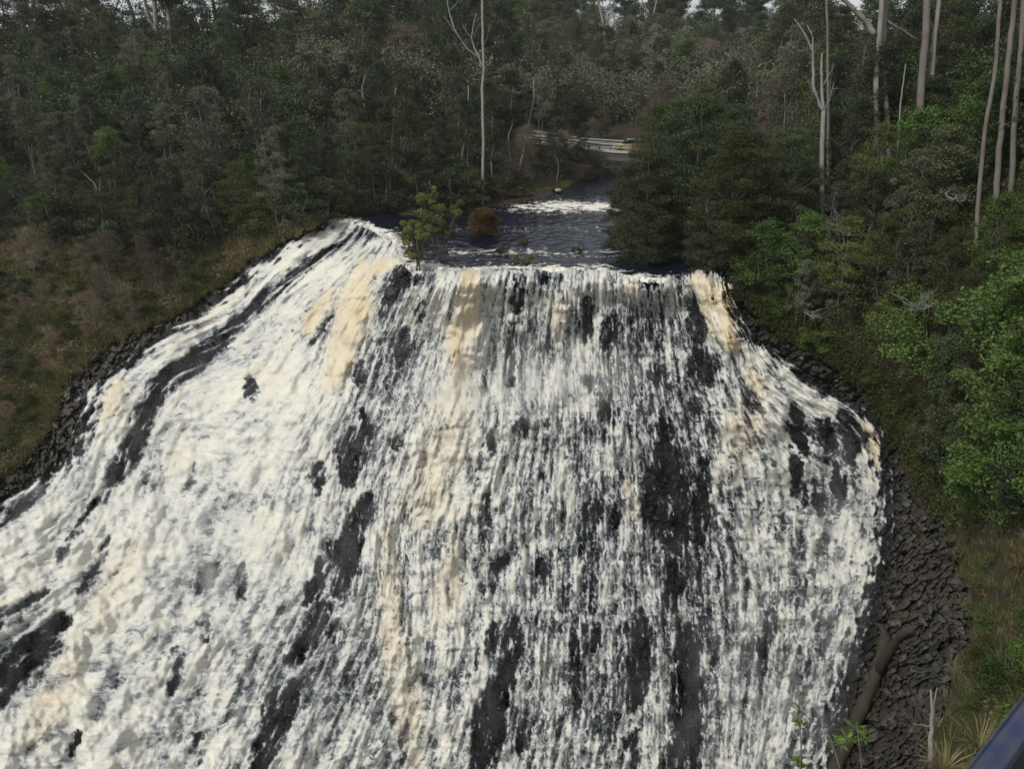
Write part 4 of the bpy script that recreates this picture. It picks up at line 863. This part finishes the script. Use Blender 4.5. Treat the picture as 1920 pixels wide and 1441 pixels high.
# the yellow car crossing, seen above the rail
q = int(np.argmin(abs(RC[:, 0] - 14.9))); cdir = math.atan2(TN[q][1], TN[q][0])
car = empty('car', RC[q] + NM[q] * 1.8 + np.array([0, 0, .02]), cdir, 'yellow car on the bridge half hidden by the tea trees', 'car')
def side_loft(prof, hw, inset):
    mb = MB(); n = len(prof); V = []
    for s_, ins in ((-1, inset), (-1, 0), (1, 0), (1, inset)):
        c = np.mean(prof, 0)
        for x, z in prof: V.append([c[0] + (x - c[0]) * (1 - ins * .5), s_ * (hw - (ins * .3)), c[1] + (z - c[1]) * (1 - ins)])
    F = [[r * n + k, r * n + (k + 1) % n, (r + 1) * n + (k + 1) % n, (r + 1) * n + k] for r in range(3) for k in range(n)]
    F += [list(range(n))[::-1], [3 * n + k for k in range(n)]]; mb.add(V, F); return mb
side_loft([(-2.2,.35),(-2.25,.62),(-2.15,.80),(-1.2,.93),(1.6,.98),(2.15,.92),(2.22,.6),(2.15,.33)], .84, .12).build('body', M['yellow_paint'], car)
side_loft([(-1.15,.92),(-.55,1.36),(1.2,1.38),(1.75,.97)], .74, .12).build('windows', M['glass'], car)
side_loft([(-.62,1.352),(-.40,1.43),(1.05,1.45),(1.28,1.372)], .70, .1).build('roof', M['galv'], car)
for x in (-1.4, 1.35):
    for y in (-.80, .80):
        mb = MB(); mb.tube([(x, y - .1, .32), (x, y + .1, .32)], [.32, .32], 16); mb.build('wheel', M['rubber'], car, False)
for y in (-.6, .6):
    mb = MB(); mb.box((-2.2, y, .66), (.1, .3, .14)); mb.build('headlight', M['white_paint'], car, False)

# ---------------------------------------------------------------- lower right corner: log, stake, plants, platform
def onrock(P, lift): return np.array([world(a, b, float(landD(a, b)) - lift - .1 * k) for k, (a, b) in enumerate(P)])
P = onrock([(1662,1190),(1650,1235),(1634,1285),(1612,1335),(1590,1385),(1565,1441),(1545,1500)], .55); f0 = P[3].copy()
lg = empty('fallen_log', f0, 0, 'mossy fallen tree trunk lying down the rock wall at lower right', 'log')
mb = MB(); tq = np.linspace(0, 6, 24); P2 = np.stack([np.interp(tq, range(7), P[:, j]) for j in range(3)], -1) - f0
mb.tube(P2, np.linspace(.24, .36, 24) * (1 + .06 * np.sin(tq * 5) + RNG.normal(size=24) * .05), 14); mb.build('trunk', M['log'], lg)
P = onrock([(1640,1270),(1665,1222),(1690,1190),(1712,1180)], .5) - f0; mb = MB(); mb.tube(P, [.28, .24, .17, .10], 10); mb.build('limb', M['log'], lg)
P = onrock([(1660,1195),(1655,1175),(1640,1168)], .5) - f0; mb = MB(); mb.tube(P, [.24, .15, .07], 8); mb.build('limb', M['log'], lg)
bare_tree('dead_stump', 'thin bleached dead stem with a side twig in front of the rock wall', 22.5, [([(1744,1425,0),(1746,1370,0),(1748,1330,0),(1745,1292,0)], .085, .03), ([(1750,1350,0),(1752,1315,0),(1757,1288,0)], .035, .015), ([(1746,1362,0),(1730,1358,0),(1712,1356,0)], .025, .012)], 'bark_dead', 'stump', seed=3)
def tussock(label, x, y, n, L_, wd, leafm, seed, D_=None):
    rng = np.random.default_rng(seed); p = ground(x, y, .05) if D_ is None else world(x, y, D_); V = []; F = []; k = 0
    for i in range(n):
        a = rng.random() * 6.28; l = L_ * (.6 + .6 * rng.random()); o = .35 + .6 * rng.random(); sd = np.array([-math.sin(a), math.cos(a), 0]) * wd; u = np.array([math.cos(a) * o, math.sin(a) * o, 0])
        for q, t in enumerate((0, .35, .7, 1)):
            c = u * l * t + np.array([0, 0, l * (1.15 * t - .75 * o * t * t)]); w2 = (1 - .9 * t ** 2)
            V += [c - sd * w2, c + sd * w2]
        F += [[k + 2 * q, k + 2 * q + 1, k + 2 * q + 3, k + 2 * q + 2] for q in range(3)]; k += 8
    o = mk('grass_tussock', np.array(V), np.array(F), M[leafm], None, {'leaf': np.repeat(rng.random(n), 8)}); o.location = tuple(p); tag(o, label, 'grass tussock')
tussock('large green strap leaved tussock right of the rock wall', 1880, 925, 260, 1.1, .018, 'leaf_bright', 1)
tussock('yellow green tussock arching at the bottom edge beside the blue rail', 1770, 1446, 70, .8, .007, 'grass', 2, 15)
tussock('grassy tussock half hidden behind the blue rail', 1835, 1405, 80, .7, .007, 'grass', 4, 14)
def sapling(label, D_, stem, nodes, seed):
    rng = np.random.default_rng(seed); foot = world(stem[0][0], stem[0][1], D_); root = empty('sapling', foot, 0, label, 'sapling')
    mb = MB(); P = np.array([world(a, b, D_) for a, b in stem]) - foot; mb.tube(P, np.linspace(.012, .004, len(P)), 5)
    V = []; F = []; lf = []; k = 0; s_ = D_ / FPX
    for (x, y, r) in nodes:
        c = world(x, y, D_ + rng.uniform(-.1, .1)) - foot
        j = np.argmin(((P - c) ** 2).sum(1)); mb.tube([P[j], c], [.004, .003], 4)
        for i in range(16):
            d = rng.normal(size=3) * np.array([1, 1, .6]); d[2] += .3; d /= np.linalg.norm(d); l = r * s_ * rng.uniform(.8, 1.5); b = np.cross(d, rng.normal(size=3)); b /= np.linalg.norm(b); w_ = l * .16
            st = c + rng.normal(size=3) * r * s_ * .15
            V += [st, st + d * l * .45 + b * w_, st + d * l, st + d * l * .45 - b * w_]; F.append([k, k + 1, k + 2, k + 3]); k += 4; lf += [.4 + .6 * rng.random()] * 4
    mb.build('stem', M['bark_grey'], root); mk('leaves', np.array(V), np.array(F), M['leaf_bright'], root, {'leaf': np.array(lf)})
sapling('leafy sapling in front of the log, with a tuft above its end', 9, [(1618,1470),(1612,1400),(1608,1370),(1606,1352)], [(1606,1365,17),(1598,1385,14),(1618,1385,14)], 1)
sapling('leaning sapling with one blue green spray across the falls edge', 8.6, [(1585,1475),(1572,1430),(1560,1390),(1552,1375)], [(1588,1385,17),(1576,1392,14),(1560,1392,8)], 2)
sapling('sparse sapling whose leaf sprays hang over the white water', 8.2, [(1500,1480),(1503,1420),(1500,1360),(1498,1300)], [(1498,1330,11),(1502,1358,13),(1494,1352,11),(1505,1300,8),(1496,1420,13),(1500,1436,13)], 3)
# viewing platform railing
A_ = at(1852, 1441, 1.40); d_ = np.array([.14, .117, 0]); d_ /= np.linalg.norm(d_); nrm = np.array([-d_[1], d_[0], 0])
rl = empty('platform_railing', A_ - np.array([0, 0, 1.08]), 0, 'blue painted handrail of the lookout at the bottom right corner', 'railing')
o0 = np.array([0, 0, 1.08])
mb = MB(); mb.tube([o0 - d_ * 2.2, o0, o0 + d_ * 1.6], [.0255] * 3, 24); mb.build('handrail', M['rail_blue'], rl)
mb = MB(); mb.tube([o0 - d_ * 2.2 - [0, 0, .95], o0 + d_ * 1.6 - [0, 0, .95]], [.02] * 2, 12); mb.build('bottom_rail', M['rail_blue'], rl)
mb = MB(); mb.box(o0 - d_ * .3 - np.array([0, 0, .49]) , (3.8, .006, .88), (d_[0], d_[1])); mb.build('infill_panel', M['steel_dark'], rl, False)
for s_ in (-2.15, -.9, 1.5):
    mb = MB(); mb.tube([o0 + d_ * s_ - nrm * .03 - [0, 0, 1.08], o0 + d_ * s_ - nrm * .03 - [0, 0, .02]], [.02] * 2, 12); mb.build('post', M['rail_blue'], rl)
dk = MB(); c = A_ + d_ * -.3 - nrm * 1.1 - np.array([0, 0, 1.12]); dk.box((0, 0, 0), (3.9, 2.2, .06), (d_[0], d_[1]))
o = dk.build('lookout_deck', M['grating'], None, False); o.location = tuple(c); tag(o, 'steel deck of the lookout below the blue handrail', 'platform')
mb = MB()
hz = Mat('haze'); hz.nt.nodes.remove(hz.b); pv = hz.n('VolumePrincipled', Density=.00022); pv.inputs['Color'].default_value = (.86, .90, .93, 1); pv.inputs['Anisotropy'].default_value = .2
hz.l(pv.outputs[0], hz.out.inputs['Volume'])
mb = MB(); mb.box((0, 130, 8), (420, 420, 110)); o = mb.build('haze', hz.m, None, False); tag(o, kind='stuff')
# prototypes nobody placed are removed
for lst in PROTO.values():
    for r_ in lst:
        if r_.name not in used:
            for ch in list(r_.children): bpy.data.objects.remove(ch)
            bpy.data.objects.remove(r_)
